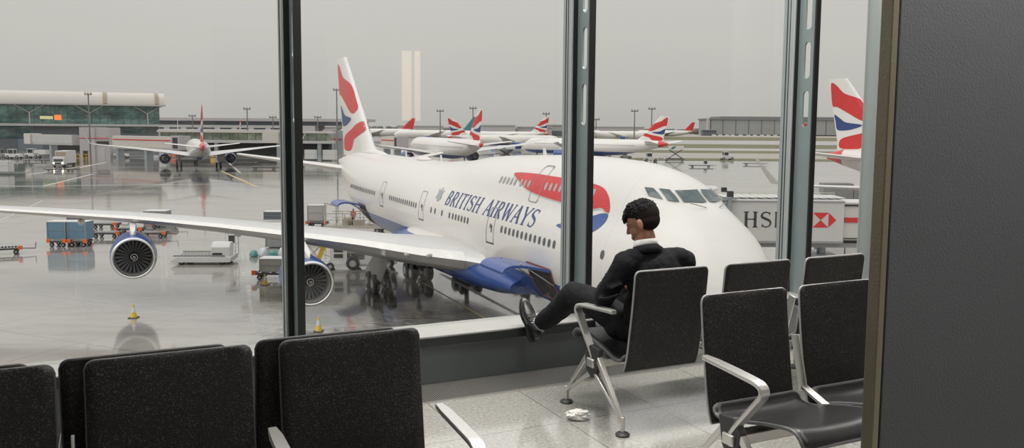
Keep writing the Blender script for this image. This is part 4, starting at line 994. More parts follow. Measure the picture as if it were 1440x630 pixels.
airliner((-7.7, 218), (-.40, .917), 58, 2.9, 2.0, 15.7, 60, 'twin-engined airliner parked beyond the jumbo, tail just right of the warm reflections', detail=True, origin=1., curve=1.45)
airliner((47.5, 262), (-.72, .69), 60, 2.7, 2.0, 14.7, 56, 'twin-engined airliner right of the second mullion, red tail over a scissor lift', detail=True, origin=1., curve=1.0)
airliner((47.6, 129), (.42, -.90), 70, 3.1, 2.3, 18.6, 64, 'airliner at the right margin, only tail and wingtip showing', origin=1., eng=(9.8, 1.6), curve=1.0, winglet=True, wdih=.028)
airliner((-82, 720), (-1, -.05), 64, 3.2, 2.2, 17.5, 58, 'far airliner with an all red tail fin left of the light masts', livery='red', belly=False, origin=1., gears=False, eng=(9, 1.3))
airliner((-31, 410), (.97, .2), 56, 2.5, 2.0, 15.4, 48, 'far airliner whose narrow tail peeks out behind the parked twin, left of the teal tail', origin=1., gears=False)
airliner((-25.5, 615), (-1, .04), 60, 3.0, 2.2, 17.8, 60, 'far airliner with a teal tail fin beside the tall mast', livery='teal', belly=False, origin=1., gears=False)
airliner((22, 520), (-1, .03), 58, 3.0, 2.2, 17.2, 60, 'far airliner with flag tail just left of the second mullion', origin=1., gears=False, curve=1.0)
airliner((192, 905), (-1, .02), 62, 3.1, 2.2, 17.0, 50, 'far airliner with small red tail right of the second mullion', livery='red', belly=False, origin=1., gears=False)
airliner((62, 700), (1, -.10), 50, 3.0, 2.2, 9.0, 50, 'far white aircraft body between the masts and the second mullion', livery='plain', belly=False, origin=1., gears=False)
airliner((-155.5, 398), (-.38, .925), 40, 1.9, 1.8, 13.6, 34, 'far airliner with white tail fin just right of the pier roof', livery='plain', belly=False, origin=1., gears=False)
airliner((-187, 590), (-.45, .92), 50, 2.6, 2.0, 16, 44, 'far airliner with tiny flag tail left of the first mullion', origin=1., gears=False)

# ================================================================ BUILDINGS
def at(u, v, Y):          # point at depth Y seen at photo pixel (u, v)
    a, b = u - 720, v - CYP; px = a * math.cos(RO) + b * math.sin(RO); py = -a * math.sin(RO) + b * math.cos(RO)
    up = -py / FL; c, s = math.cos(TH), math.sin(TH); r = Vector((px / FL, c + up * s, -s + up * c))
    return Vector((0, 0, EYE)) + r * (Y / r.y)
def glazing(name, base, light, bay, rows, z0=0.):
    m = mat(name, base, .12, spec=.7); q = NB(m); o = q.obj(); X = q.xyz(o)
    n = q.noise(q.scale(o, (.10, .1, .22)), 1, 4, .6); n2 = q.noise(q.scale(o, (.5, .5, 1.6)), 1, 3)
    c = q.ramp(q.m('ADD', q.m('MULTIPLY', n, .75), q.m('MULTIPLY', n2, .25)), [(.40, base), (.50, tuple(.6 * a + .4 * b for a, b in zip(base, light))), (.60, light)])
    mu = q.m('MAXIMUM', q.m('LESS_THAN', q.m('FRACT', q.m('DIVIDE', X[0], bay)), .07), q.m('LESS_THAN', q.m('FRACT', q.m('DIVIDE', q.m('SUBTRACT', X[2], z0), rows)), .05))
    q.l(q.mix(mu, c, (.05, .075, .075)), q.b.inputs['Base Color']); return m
# pier with curved roof at the left
A_, B_ = Vector((-232, 314, 0)), Vector((-145.5, 356, 0)); dv = (A_ - B_).normalized(); Ln_ = (A_ - B_).length
T = empty('terminal_pier', (B_.x, B_.y, APR), math.atan2(dv.y, dv.x), 'glass pier building with curved beige roof at the left edge', 'building')
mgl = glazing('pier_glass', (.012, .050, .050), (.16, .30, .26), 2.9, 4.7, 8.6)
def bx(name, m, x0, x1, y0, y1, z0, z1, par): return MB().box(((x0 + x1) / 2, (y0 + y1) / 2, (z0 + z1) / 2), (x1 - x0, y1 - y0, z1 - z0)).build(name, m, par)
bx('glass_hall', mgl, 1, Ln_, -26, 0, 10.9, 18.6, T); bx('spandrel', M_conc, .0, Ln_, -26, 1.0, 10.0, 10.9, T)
bx('ground_storey', M_dgrey, 1.5, Ln_, -26, -2, 0, 10.0, T)
bx('window_band', mgl, 47, 60, -3, -1.7, 5.2, 9.8, T); bx('window_band', mgl, 5.6, 15, -3, -1.7, 7.4, 9.8, T); bx('doorway', M_gap, 18, 42, -3, -1.9, 0, 6.2, T)
bx('wall_panel', mat('panel_blue_grey', (.20, .23, .26), .6), 44, 52.5, -2.4, -1.75, 0, 5.0, T)
rf = []
for x in (-1.0, Ln_ / 3, Ln_ * 2 / 3, Ln_ + 1):
    rf.append([Vector((x, y, z)) for y, z in ((2.6, 18.4), (2.6, 19.2), (2.0, 20.6), (1.2, 21.8), (0, 22.8), (-2.5, 23.5), (-8, 23.9), (-16, 23.9), (-26, 22.4), (-26, 18.4))])
RFo = MB().loft(rf).build('roof', M_cream, T, smooth=50)
MB().loft([[Vector((x, y, z)) for y, z in ((2.9, 18.3), (2.9, 18.9), (2.3, 18.9), (2.3, 18.3))] for x in (-1.4, Ln_ + 1)]).build('gutter', M_conc, T)
for x in (20.5, 1.2):
    MB().loft([[Vector((x + dx, y, z)) for y, z in ((2.62, 18.9), (2.72, 19.3), (2.12, 20.7), (1.3, 21.95), (.1, 22.95), (-2.4, 23.65), (-6, 23.95), (-6, 23.7), (-2.6, 23.3), (0, 22.6), (1.1, 21.7), (1.9, 20.5))] for dx in (0, 1.5)]).build('roof_band', M_tan, RFo)
for x in (5.6, 27, 48, 69):
    b = MB(); b.cyl((x, .9, 10.9), (x, .9, 15.2), .26).cyl((x, .9, 15.2), (x + 5, .9, 18.2), .17).cyl((x, .9, 15.2), (x - 5, .9, 18.2), .17); b.build('branched_column', M_conc, T)
bx('info_screen', mat('screen_orange', (.8, .2, .05), .5, emit=(1, .25, .08), estr=.7), 37, 39.5, -.1, .12, 12.4, 14.4, T); bx('info_screen', mat('screen_yellow', (.6, .6, .3), .5, emit=(.8, .8, .4), estr=.35), 40, 44.5, -.1, .12, 12.7, 13.9, T)
# stand tower, tunnels
def placed(name, p, rz, label, cat, group=None): return empty(name, (p.x, p.y, APR), rz, label, cat, group)
tw_ = placed('stand_tower', G(133.5, 222), 0, 'lilac grey windowless tower block in front of the glass pier', 'building')
bx('tower_body', M_lilac, -4.8, .2, 0, 8, 0, 9.9, tw_); bx('tower_body', M_lilac, .2, 4.9, .3, 8, 0, 9.8, tw_); bx('doorway', M_gap, -3.8, -2.2, -.06, .05, 0, 2.3, tw_); bx('doorway', M_conc, 1.0, 3.2, .2, .32, 0, 3.2, tw_)
bx('louvre', M_gap, .6, 4.6, .18, .32, 4.2, 5.4, tw_); bx('red_stripe', M_red, -4.8, 4.9, -.08, 0.0, 6.25, 6.5, tw_)
def tunnel(name, p0, p1, z0, z1, w, m, label, stripe=False, glassy=False, cab=True, cols=()):
    v = p1 - p0; e = empty(name, (p0.x, p0.y, APR), math.atan2(v.y, v.x), label, 'jet bridge'); L_ = v.length
    bx('tunnel', m, 0, L_, 0, w, z0, z1, e)
    if glassy: bx('window_band', glazing('bridge_glass', (.06, .09, .08), (.26, .31, .25), 2.2, 9), 1.5, L_ - .5, -.06, .1, z0 + .6, z1 - .5, e)
    if stripe: bx('red_stripe', M_red, .3, L_ - .3, -.07, .0, z0 + (z1 - z0) * .62, z0 + (z1 - z0) * .72, e)
    if cab: bx('cab', M_lilac if not glassy else M_cream, L_ - .2, L_ + 3.4, -.5, w + .5, z0 - .4, z1 + .3, e); bx('cab_mouth', M_gap, L_ + .6, L_ + 2.9, -.6, -.4, z0 + .1, z1 - .2, e)
    bx('floor_beam', M_conc, 0, L_, .1, w - .1, z0 - .5, z0, e)
    for x in cols: bx('support_column', M_frame, x - .6, x + .6, .4, w - .4, 0, z0 - .4, e)
    return e
tunnel('jet_bridge', at(113, 195, 281), at(56, 195, 292), 4.5, 7.3, 3, M_conc, 'glazed passenger tunnel between the tower block and the pier', glassy=True, cols=(12.5,), cab=True)
tunnel('jet_bridge', at(158, 195, 268), at(243, 200, 252), 3.9, 7.4, 3, M_cream, 'pale jet bridge with thin red stripe leading to the aircraft seen from behind', stripe=True, cols=(1.5, 16))
tunnel('jet_bridge', at(536, 195, 300), at(556, 200, 285), 3.7, 7.4, 3, M_cream, 'pale jet bridge with red stripe beyond the jumbo tail', stripe=True, cols=(2, 14))
wk = placed('pier_walkway', at(226, 200, 312), math.radians(-3), 'long low glazed walkway with flat cream roof behind the airliner seen from behind', 'building')
bx('glazed_storey', glazing('walk_glass', (.13, .16, .12), (.34, .38, .27), 3.2, 9), 0, 62, 0, 5, 5.5, 8.2, wk); bx('roof', M_cream, -1, 63, -.8, 6, 8.2, 8.9, wk); bx('floor_slab', M_conc, -1, 63, -.6, 6, 4.5, 5.5, wk); bx('undercroft', M_gap, 2, 62, 3, 5, 0, 4.5, wk)
bx('stair_box', M_cream, 38, 44, -.9, 5, 4.6, 8.6, wk)
for x in (2, 20, 43, 58): bx('support_column', M_frame, x, x + 1.3, -.3, 1.2, 0, 4.5, wk)
nt_ = placed('stand_tower', G(467, 216), 0, 'grey windowless block directly left of the jumbo tail fin', 'building')
bx('tower_body', M_lilac, -3.6, .5, 0, 7, 0, 9.4, nt_); bx('tower_body', M_frame, .5, 4, .4, 7, 0, 9.2, nt_); bx('red_stripe', M_red, -1, 4, -.1, .5, 5.6, 5.9, nt_)
# distant terminal
dt = placed('distant_terminal', at(205, 180, 760), 0, 'long distant terminal with dark window band on the left horizon', 'building')
bx('lower_storey', M_conc, 0, 150, 0, 40, 0, 10.5, dt); bx('window_band', M_dgrey, 5, 190, 6, 44, 10.5, 14.2, dt); bx('roof', M_lilac, 0, 196, 2, 50, 14.2, 16.8, dt)
for k in range(9): bx('window_band', M_gap, 6 + 15 * k, 16 + 15 * k, -.3, .3, 6.6, 8.2, dt)
lb_ = placed('low_cargo_shed', at(205, 185, 470), 0, 'long pale flat shed below the distant terminal', 'building')
bx('wall', M_lilac, 0, 80, 0, 30, 0, 7.6, lb_); bx('roof', M_conc, -1, 81, -1, 31, 7.6, 8.3, lb_)
for k, (u, w, h, Y, m, nm) in enumerate(((590, 60, 11.5, 1180, M_conc, 'distant pale warehouse right of the red tail fin'), (700, 40, 13, 980, M_conc, 'distant pale warehouse right of the parked twin'), (752, 40, 11.5, 1010, M_lilac, 'distant grey warehouse left of the second mullion'), (790, 60, 14, 1050, M_lilac, 'distant grey warehouse partly behind the second mullion'), (430, 52, 10, 900, M_lilac, 'distant grey warehouse just right of the first mullion'), (870, 70, 12.5, 1180, M_lilac, 'distant grey warehouse behind the two light masts'))):
    e = placed('warehouse', at(u, 184, Y), 0, nm, 'building', 'distant warehouses along the horizon'); bx('wall', m, -w / 2, w / 2, 0, 30, 0, h - 1.2, e); bx('roof', M_conc if m is not M_conc else M_lilac, -w / 2 - 1, w / 2 + 1, -1, 31, h - 1.2, h, e); bx('loading_door', M_dgrey, -w * .3, w * .25, -.3, .2, 0, h * .45, e)
# hangar at right
Hh_ = placed('hangar', at(1000, 189.5, 1330), 0, 'huge pale grey hangar with flat stepped roof on the right horizon', 'building')
bx('hall', mat('hangar_wall', (.33, .335, .33), .7, var=.06, vscale=.05), 0, 260, 0, 90, 0, 24.5, Hh_); bx('roof', mat('hangar_roof', (.22, .225, .22), .6), -2, 262, -2, 90, 24.5, 26.5, Hh_); bx('upper_roof', MATS['hangar_roof'], 16, 250, 10, 80, 26.5, 29.5, Hh_)
bx('corner_tower', M_lilac, -6, -3, 0, 8, 0, 27, Hh_); bx('door_track', M_gap, 6, 255, -.6, 0, 0, 1.6, Hh_)
for k in range(12): bx('door_joint', M_dgrey, 20 * k + 17.4, 20 * k + 18.4, -.4, .1, 1, 24.5, Hh_)
lg = [(0, 0), (4, 1.2), (9, 1.6), (15, .8), (18, -1), (18.6, -3), (14, -2), (8, -1.2)]
MB().slab(smooth_poly(lg, 3), [], lambda x, z, d: Vector((136 + x, -.6 + d, 17 + z)), .2).build('red_emblem', M_red, Hh_); MB().slab(smooth_poly([(4, -3.5), (10, -3), (18.6, -4), (17, -6.5), (12, -8), (13, -5.2)], 3), [], lambda x, z, d: Vector((136 + x, -.6 + d, 17 + z)), .2).build('blue_emblem', M_navy, Hh_)
an = placed('hangar_annexe', at(988, 190, 1240), 0, 'dark low annexe at the left foot of the hangar', 'building'); bx('wall', M_dgrey, 0, 20, 0, 12, 0, 8, an); bx('canopy', M_frame, -1, 22, -2, 12, 8, 9, an)
# tree line
random.seed(5); tl = MB()
for k in range(420):
    x = -950 + k * 4.7; Y = 1500 + random.uniform(-40, 40); h = 9.5 + 3.2 * noise.noise(Vector((k * .06, 0, 0))) + random.uniform(-1, 1.4)
    tl.ball((x, Y, APR + h * .5), (random.uniform(5, 9), 6, h * .55), 8)
tlo = tl.build('tree_line', mat('hazy_foliage', (.16, .165, .145), .9, var=.2, vscale=.05)); tag(tlo, 'low grey green belt of trees along the whole horizon', 'trees', kind='stuff')  # grey of distant haze is put into the foliage colour
# light masts
def mast(u, ytop, Y, label):
    p = at(u, 184, Y); h = at(u, ytop, Y).z - APR; e = empty('light_mast', (p.x, p.y, APR), 0, label, 'light mast', 'apron floodlight masts')
    r = .00042 * Y + .08
    MB().cyl((0, 0, 0), (0, 0, h), r * 1.5, r, 10).build('pole', M_mast, e)
    MB().box((0, 0, h - .2), (Y * .0085, .5, Y * .0011)).build('crossarm', M_mast, e)
    for k in (-1, 0, 1): MB().box((k * Y * .0033, -.2, h + Y * .0009), (Y * .0016, .4, Y * .0014)).build('floodlight', M_frame, e)
for u, y, Y, lb in ((126, 132, 262, 'tall floodlight mast in front of the pier beside the tower block'), (348, 153, 430, 'tall floodlight mast above the glazed walkway left of the first mullion'), (384, 165, 700, 'small far mast nearest the left side of the first mullion'), (271, 163, 720, 'small far mast just left of the edge-on tail fin'), (447, 165, 700, 'small far mast right of the first mullion'), (474, 126, 300, 'tall mast passing directly behind the jumbo tail fin'), (619, 156, 560, 'tall floodlight mast between red tail and narrow flag tail'),
                    (665, 152, 480, 'tall floodlight mast directly above the teal tail'), (768, 160, 620, 'light mast right above the flag tail by the second mullion'), (892, 156, 560, 'left one of the mast pair over the right-hand airliner'), (916, 153, 500, 'right one of the mast pair over the right-hand airliner'), (838, 168, 900, 'small far mast just right of the second mullion')):
    mast(u, y, Y, lb)

# ---- bank-branded jet bridge at right
YB = 58.0; pL, pR = at(1012, 310, YB), at(1187, 310, YB)
zt, zb_ = at(1100, 281, YB).z - APR, at(1100, 342, YB).z - APR
jb = empty('jet_bridge', (pL.x, YB, APR), 0, 'white jet bridge with bank lettering and red hexagon beside the jumbo nose', 'jet bridge'); LL = pR.x - pL.x
M_jb = mat('bridge_white', (.62, .605, .575), .5, var=.04, vscale=1)
MB().box((LL / 2, 1.6, (zt + zb_) / 2), (LL, 3.2, zt - zb_)).build('tunnel', M_jb, jb, .04)
MB().box((LL + 6, 1.6, (zt + zb_) / 2 + .02), (12.2, 2.7, zt - zb_ - .35)).build('inner_tunnel', M_jb, jb, .04)
bx('red_stripe', M_red, LL + .1, LL + 12, .18, .26, (zt + zb_) / 2 - .05, (zt + zb_) / 2 + .28, jb)
for z in (zt - .12, zb_ + .12): bx('edge_rail', M_line, 0, LL, -.05, .02, z - .04, z + .04, jb)
bx('edge_rail', M_gap, LL, LL + 12, .17, .26, zt - .42, zt - .30, jb); bx('edge_rail', M_gap, LL, LL + 12, .17, .26, zb_ + .3, zb_ + .36, jb)
b = MB()
for k in range(14): b.box((.6 + k * .6, 1.6, zt + .12), (.5, 2.6, .05))
b.build('roof_grating', M_jb, jb); b = MB()
for k in range(9): b.cyl((.8 + k, 2.8, zt), (.8 + k, 2.8, zt + .28), .025, n=6)
b.cyl((.8, 2.8, zt + .28), (8.8, 2.8, zt + .28), .025, n=6); b.build('roof_railing', M_rail, jb)
bx('underbeam', M_line, 0, LL + 4, .5, 2.7, zb_ - .35, zb_ - .05, jb)
MB().cyl((LL - .9, 1.6, zb_ - .9), (LL - .9, 1.6, zb_), .3).box((LL - 1.0, 1.6, zb_ - 1.1), (1.6, 3.4, .5)).cyl((LL - 1.6, .4, .6), (LL - 1.6, .4, zb_ - 1), .22).cyl((LL - 1.6, 2.8, .6), (LL - 1.6, 2.8, zb_ - 1), .22).build('lift_frame', M_frame, jb)
b = MB(); wheel(b, (LL - 1.6, .4, .55), .55, .4, 'x'); b.build('wheel', M_dark, jb); b = MB(); wheel(b, (LL - 1.6, 2.8, .55), .55, .4, 'x'); b.build('wheel', M_dark, jb)
bx('rotunda_column', M_conc, LL + 11, LL + 14, 0, 3, 0, zb_, jb)
MB().box((-1.6, 1.6, (zt + zb_) / 2), (3.4, 3.8, zt - zb_ + .3)).build('cab', M_jb, jb, .05)
pc_ = at(1026, 281, YB - .3).x - pL.x
b = MB(); b.cyl((pc_, -.3, zt - 1.1), (pc_, -.3, zt + .15), .16, n=10).box((pc_, -.3, zt + .05), (.9, .3, .06)); b.build('lamp_post', M_frame, jb)
MB().box((pc_ + .0, -.4, zt + .40), (.40, .35, .40)).box((pc_ - .38, -.2, zt + .68), (.34, .3, .30)).build('camera_box', M_alud, jb, .02)
# lettering on the face
def face_decal(name, polys, m): return decal(name, polys, lambda x, z: Vector((x - pL.x, -.015, z - APR)), m, jb, 3)
tl_, wl_ = lettering('HSBC', .14)
x0_, zb0 = at(1045, 319.5, YB).x, at(1045, 319.5, YB).z; hh = at(1045, 297.5, YB).z - zb0; kx = (at(1084.5, 310, YB).x - x0_) / 1.54
face_decal('bank_lettering', [[(x0_ + x * kx, zb0 + y * hh) for x, y in p] for p in tl_], mat('letter_dark_grey', (.045, .045, .05), .5))
c0 = at(1154, 309.5, YB); hw_ = (at(1176, 309, YB).x - at(1132, 309, YB).x) / 2; hv = (at(1154, 299, YB).z - at(1154, 320, YB).z) / 2; q4 = hw_ / 2
def tri(*p): return [(c0.x + x, c0.z + z) for x, z in p]
face_decal('red_hexagon', [tri((-q4, -hv), (-q4, hv), (-hw_, 0)), tri((q4, hv), (q4, -hv), (hw_, 0)), tri((-q4, hv), (q4, hv), (0, 0)), tri((q4, -hv), (-q4, -hv), (0, 0))], mat('bank_red', (.70, .03, .03), .45))

# ================================================================ VEHICLES AND EQUIPMENT
def wheels(e, pts, r, w):
    for p in pts:
        b = MB(); wheel(b, (p[0], p[1], r), r, w, 'y'); o = b.build('wheel', M_dark, e); MB().lathe([(-w * .52, .02), (-w * .52, r * .5), (w * .52, r * .5), (w * .52, .02)], 12, 'y', (p[0], p[1], r), True).build('hub', M_hub, o)
def dolly(p, rz, label, L_=3.4, w=1.7, group='container dollies on the wet apron', tow=True):
    e = placed('container_dolly', p, rz, label, 'dolly', group)
    b = MB()
    for y in (-w / 2, w / 2): b.box((0, y, .48), (L_, .10, .14))
    for x in (-L_ / 2, -L_ / 4, 0, L_ / 4, L_ / 2): b.box((x, 0, .46), (.10, w, .10))
    b.build('frame', M_vdark, e); b = MB()
    for k in range(9): b.cyl((-L_ / 2 + .25 + k * (L_ - .5) / 8, -w / 2 + .1, .56), (-L_ / 2 + .25 + k * (L_ - .5) / 8, w / 2 - .1, .56), .045, n=8)
    b.build('rollers', M_hub, e)
    for sx in (-1, 1): bx('corner_stop', M_oran if L_ < 4 else M_vgrey, sx * L_ / 2 - .16, sx * L_ / 2 + .16, -w / 2 - .08, -w / 2 + .12, .40, .72, e)
    if tow: MB().cyl((L_ / 2, 0, .42), (L_ / 2 + 1.1, 0, .36), .04).cyl((L_ / 2 + 1.1, 0, .36), (L_ / 2 + 1.15, 0, .9), .03).build('drawbar', M_vdark, e)
    wheels(e, [(-L_ * .36, -w * .38), (-L_ * .36, w * .38), (L_ * .36, -w * .38), (L_ * .36, w * .38)], .2, .14); return e
def container(p, rz, label, m, w=1.8, h=1.6, d=1.5, z=.6, lid=M_contl, group=None):
    e = empty('cargo_container', (p.x, p.y, APR + z), rz, label, 'container', group)
    MB().slab([(-w / 2, 0), (w / 2, 0), (w / 2, h), (-w / 2, h)], [], lambda x, zz, dd: Vector((x, -d / 2 + dd, zz)), d).build('body', m, e, .03)
    bx('lid', lid, -w / 2 - .02, w / 2 + .02, -d / 2 - .02, d / 2 + .02, h, h + .06, e); b = MB()
    for x in (-w / 2 + .04, w / 2 - .04): b.box((x, -d / 2 - .02, h / 2), (.07, .05, h))
    b.box((0, -d / 2 - .02, .05), (w, .05, .1)).box((0, -d / 2 - .02, h * .55), (w, .03, .04)); b.build('edge_frame', M_frame, e); return e
for (u, v, lb) in ((86, 346, 'dolly carrying the left blue container'), (114, 346, 'dolly carrying the right blue container'), (152, 334, 'empty dolly right of the blue containers'), (150, 321, 'empty dolly in the rear row behind the blue containers'), (216, 334, 'empty dolly just right of the outer engine pylon, front row'), (232, 321, 'empty dolly just right of the outer engine pylon, rear row'), (184, 328, 'empty dolly behind the outer engine pylon'), (6, 357, 'orange-cornered dolly cut by the left edge'), (386, 392, 'dolly left of the first mullion beneath the wing')):
    dolly(G(u, v), random.uniform(-.04, .04) + (.5 if u == 6 else 0), lb, 1.45 if u in (86, 114) else 2.5, 1.5, tow=u not in (86, 114))
container(G(86, 345), 0, 'blue cargo container with white lid, left of the pair', M_cont, z=.62, w=1.72); container(G(114, 345), 0, 'blue cargo container with white lid, right of the pair', M_cont, z=.62, w=1.72)
container(G(112, 330), 0, 'purple brown container behind the blue pair', mat('container_purple', (.16, .12, .18), .5), z=0, h=2.0, d=1.4)
container(G(222, 318), 0, 'pale grey container beyond the wing near the outer engine', M_vgrey, z=0, h=1.7, w=2.4, d=1.6)
container(G(446, 318), 0, 'silver cargo container standing right of the first mullion', M_silver, z=.62, h=1.7, w=1.8); dolly(G(447, 319), 0, 'dolly under the silver container', 2.0)
container(G(5, 244.5), 0, 'white cargo box cut by the left edge', M_vwhite, z=.5, h=2.3, w=3.6, d=2)
container(G(384, 392), 0, 'beige crate on the dolly left of the first mullion', mat('crate_beige', (.45, .43, .38), .7, var=.2, vscale=4), z=.62, h=.9, w=1.6, d=1.3)
container(G(388, 347), 0, 'tan grey container behind the covered luggage', M_vgrey, z=.1, h=2.0, w=1.5); container(G(437, 225), 0, 'white container just right of the first mullion, far', M_vwhite, z=.3, h=2.9, w=3.6, d=2); container(G(464, 226), 0, 'white container at the foot of the grey block', M_vwhite, z=.3, h=3.0, w=4.2, d=2)
container(G(389, 312), 0, 'low dark trailer box beyond the wing left of the first mullion', M_dgrey, z=.3, h=.9, w=2.6, d=1.4)
# covered luggage
for (u, v, m, lb) in ((357, 361, 'teal', 'teal rain cover bundle, left end of the row'), (370.5, 361, 'white', 'white rain cover bundle between the teal ones'), (384, 361, 'teal', 'teal rain cover bundle next to the container'), (397.5, 361, 'white', 'white rain cover bundle nearest the first mullion')):
    mm = mat('tarp_' + m, (.10, .30, .28) if m == 'teal' else (.66, .67, .70), .5); bm = bmesh.new(); bmesh.ops.create_icosphere(bm, subdivisions=3, radius=1)
    for vv in bm.verts:
        k = 1 + .25 * noise.noise(vv.co * 2 + Vector((u, 0, 0))); vv.co = Vector((vv.co.x * .36 * k, vv.co.y * .34 * k, max(vv.co.z, -.3) * (.42 if m == 'teal' else .62) * k))
    me = bpy.data.meshes.new('rain_cover'); bm.to_mesh(me); bm.free(); me.materials.append(mm); me.polygons.foreach_set('use_smooth', [True] * len(me.polygons)); o = bpy.data.objects.new('rain_cover', me); COL.objects.link(o); p = G(u, v); o.location = (p.x, p.y, APR + .15); tag(o, lb, 'rain cover', 'rain covers over luggage')
# traffic cones
def cone(u, v, lb):
    e = placed('traffic_cone', G(u, v), 0, lb, 'traffic cone', 'yellow traffic cones by the aircraft')
    bx('base', M_vdark, -.24, .24, -.24, .24, 0, .05, e); MB().lathe([(.05, .19), (.35, .12)], 16, 'z', cap=True).build('cone_body', M_yel, e); MB().lathe([(.35, .12), (.62, .065)], 16, 'z', cap=True).build('reflective_band', M_vwhite, e); MB().lathe([(.62, .065), (.80, .03)], 16, 'z', cap=True).build('cone_tip', M_yel, e)
cone(188, 447, 'yellow cone in front of the outer engine'); cone(373, 401, 'yellow cone left of the inner engine'); cone(448, 466, 'yellow cone just right of the first mullion, nearest')
# flatbed container loader
e = placed('container_loader', G(290, 369), math.radians(4), 'white flatbed container loader with raised cab, between the engines', 'loader')
MB().slab([(-2.5, .30), (-2.3, .20), (2.2, .20), (2.3, .62), (-2.0, .62)], [], lambda x, z, d: Vector((x, -1.3 + d, z)), 2.6).build('platform', M_vwhite, e, .02)
b = MB(); 
for k in range(12): b.cyl((-1.9 + k * .27, -1.05, .64), (-1.9 + k * .27, 1.05, .64), .05, n=8)
b.build('rollers', M_vgrey, e); MB().box((-.2, -1.22, .72), (4.0, .08, .12)).box((-.2, 1.22, .72), (4.0, .08, .12)).build('side_rail', M_vgrey, e)
MB().loft([[Vector((x, y, z)) for y, z in ((-1.2, .55), (.0, .55), (.0, 1.5), (-.2, 1.75), (-.9, 1.75), (-1.2, 1.4))] for x in (.75, 2.2)]).build('motor_cover', M_vwhite, e, .03); bx('grille', M_gap, .85, 1.6, -1.24, -1.19, .75, .95, e)
b = MB(); [b.cyl((x, y, .6), (x, y, 2.5), .04, n=8) for x in (1.5, 2.3) for y in (.2, 1.2)]; b.box((1.9, .7, 2.5), (.95, 1.15, .06)).box((1.9, .7, 1.5), (.9, 1.1, .06)); b.build('cab_frame', M_vwhite, e); bx('operator_seat', M_vdark, 1.7, 2.1, .5, .9, 1.5, 2.1, e)
wheels(e, [(-1.6, -1.1), (1.6, -1.1), (-1.6, 1.1), (1.6, 1.1)], .26, .25)
# belt loader with yellow arm
e = placed('belt_loader', G(447, 378), math.radians(8), 'belt loader with raised yellow arm behind the inner engine', 'belt loader')
MB().bar((-1.3, 0, 2.75), (.55, 0, 1.75), .7, .36).bar((.5, 0, 1.85), (-.05, 0, .45), .6, .34).build('lift_arm', M_yel, e, .01); b = MB(); b.cyl((-1.2, -.4, .5), (.3, -.4, 2.0), .05).cyl((.4, -.4, .4), (-1.0, -.4, 2.4), .05).cyl((-.9, .4, .5), (.3, .4, 2.0), .05).cyl((.5, -.3, 1.2), (2.0, -.3, .5), .05); b.build('scissor_bars', M_silver, e); bx('chassis', M_vwhite, -1.4, 3.8, -.8, .8, .25, .55, e); wheels(e, [(-1, -.8), (1, -.8), (-1, .8), (1, .8)], .3, .22)
# white catering tractor / ground power unit
e = placed('ground_power_truck', G(512, 377), math.radians(3), 'white open-sided service truck behind the wing gear, left', 'service vehicle')
bx('chassis', M_vwhite, -2.6, 2.6, -.9, .9, .45, .75, e); bx('equipment_box', M_vwhite, -2.5, -1.2, -.9, .9, .75, 1.9, e); bx('shelf_recess', M_gap, -2.2, -1.5, -.93, -.88, .95, 1.25, e); bx('shelf_recess', M_gap, -2.2, -1.5, -.93, -.88, 1.4, 1.7, e); bx('equipment_box', M_vwhite, .2, 2.5, -.9, .9, .75, 1.75, e)
for k in range(5): bx('vent', M_gap, 1.0 + k * .22, 1.1 + k * .22, -.93, -.88, 1.0, 1.5, e)
b = MB(); b.cyl((-1.1, -.7, 1.35), (.1, -.7, 1.35), .16).cyl((-.9, -.6, 1.0), (.1, -.5, 1.8), .07).cyl((-1.1, -.8, 1.8), (.2, -.8, 1.75), .05).box((-.5, .2, 1.2), (1.0, 1.0, .8)); b.build('engine_block', M_vgrey, e); bx('roof_rail', M_vwhite, -2.4, -1.0, -.8, .8, 1.95, 2.02, e); wheels(e, [(-.75, -.85), (1.9, -.85), (-.75, .85), (1.9, .85)], .52, .35)
# loader stairs by the aft cargo door
e = placed('hold_loader', G(505, 326), math.radians(-4), 'cream hold loader with tall handrails below the open aft cargo door', 'loader')
bx('platform', M_cream, -3.4, 3.0, -1.3, 1.3, .5, .75, e); b = MB()
for x in (-3.3, -2.1): b.cyl((x, -1.2, .6), (x, -1.2, 3.1 if x < -3 else 2.8), .06, n=8)
b.cyl((-3.3, -1.2, 3.1), (-2.1, -1.2, 2.8), .05, n=8)
for y in (-1.25, 1.25):
    for x in (-2.1, -1.2, -.2, .8, 1.8, 2.8): b.cyl((x, y, .7), (x, y, 2.0), .04, n=8)
    b.cyl((-3.2, y, 2.0), (2.8, y, 2.1), .045, n=8).cyl((-3.2, y, 1.35), (2.8, y, 1.4), .035, n=8)
b.build('handrail', M_rail, e); MB().box((-1.2, 0, 1.1), (.6, 2, .7)).box((.0, 0, 1.0), (.9, 1.6, .5)).build('machinery', mat('machinery_cream', (.5, .46, .36), .6, var=.3, vscale=5), e)
MB().bar((1.0, 0, .9), (2.9, 0, 1.9), 1.2, .15).build('ramp', M_vwhite, e); wheels(e, [(-2.6, -1.1), (2.2, -1.1), (-2.6, 1.1), (2.2, 1.1)], .3, .25)
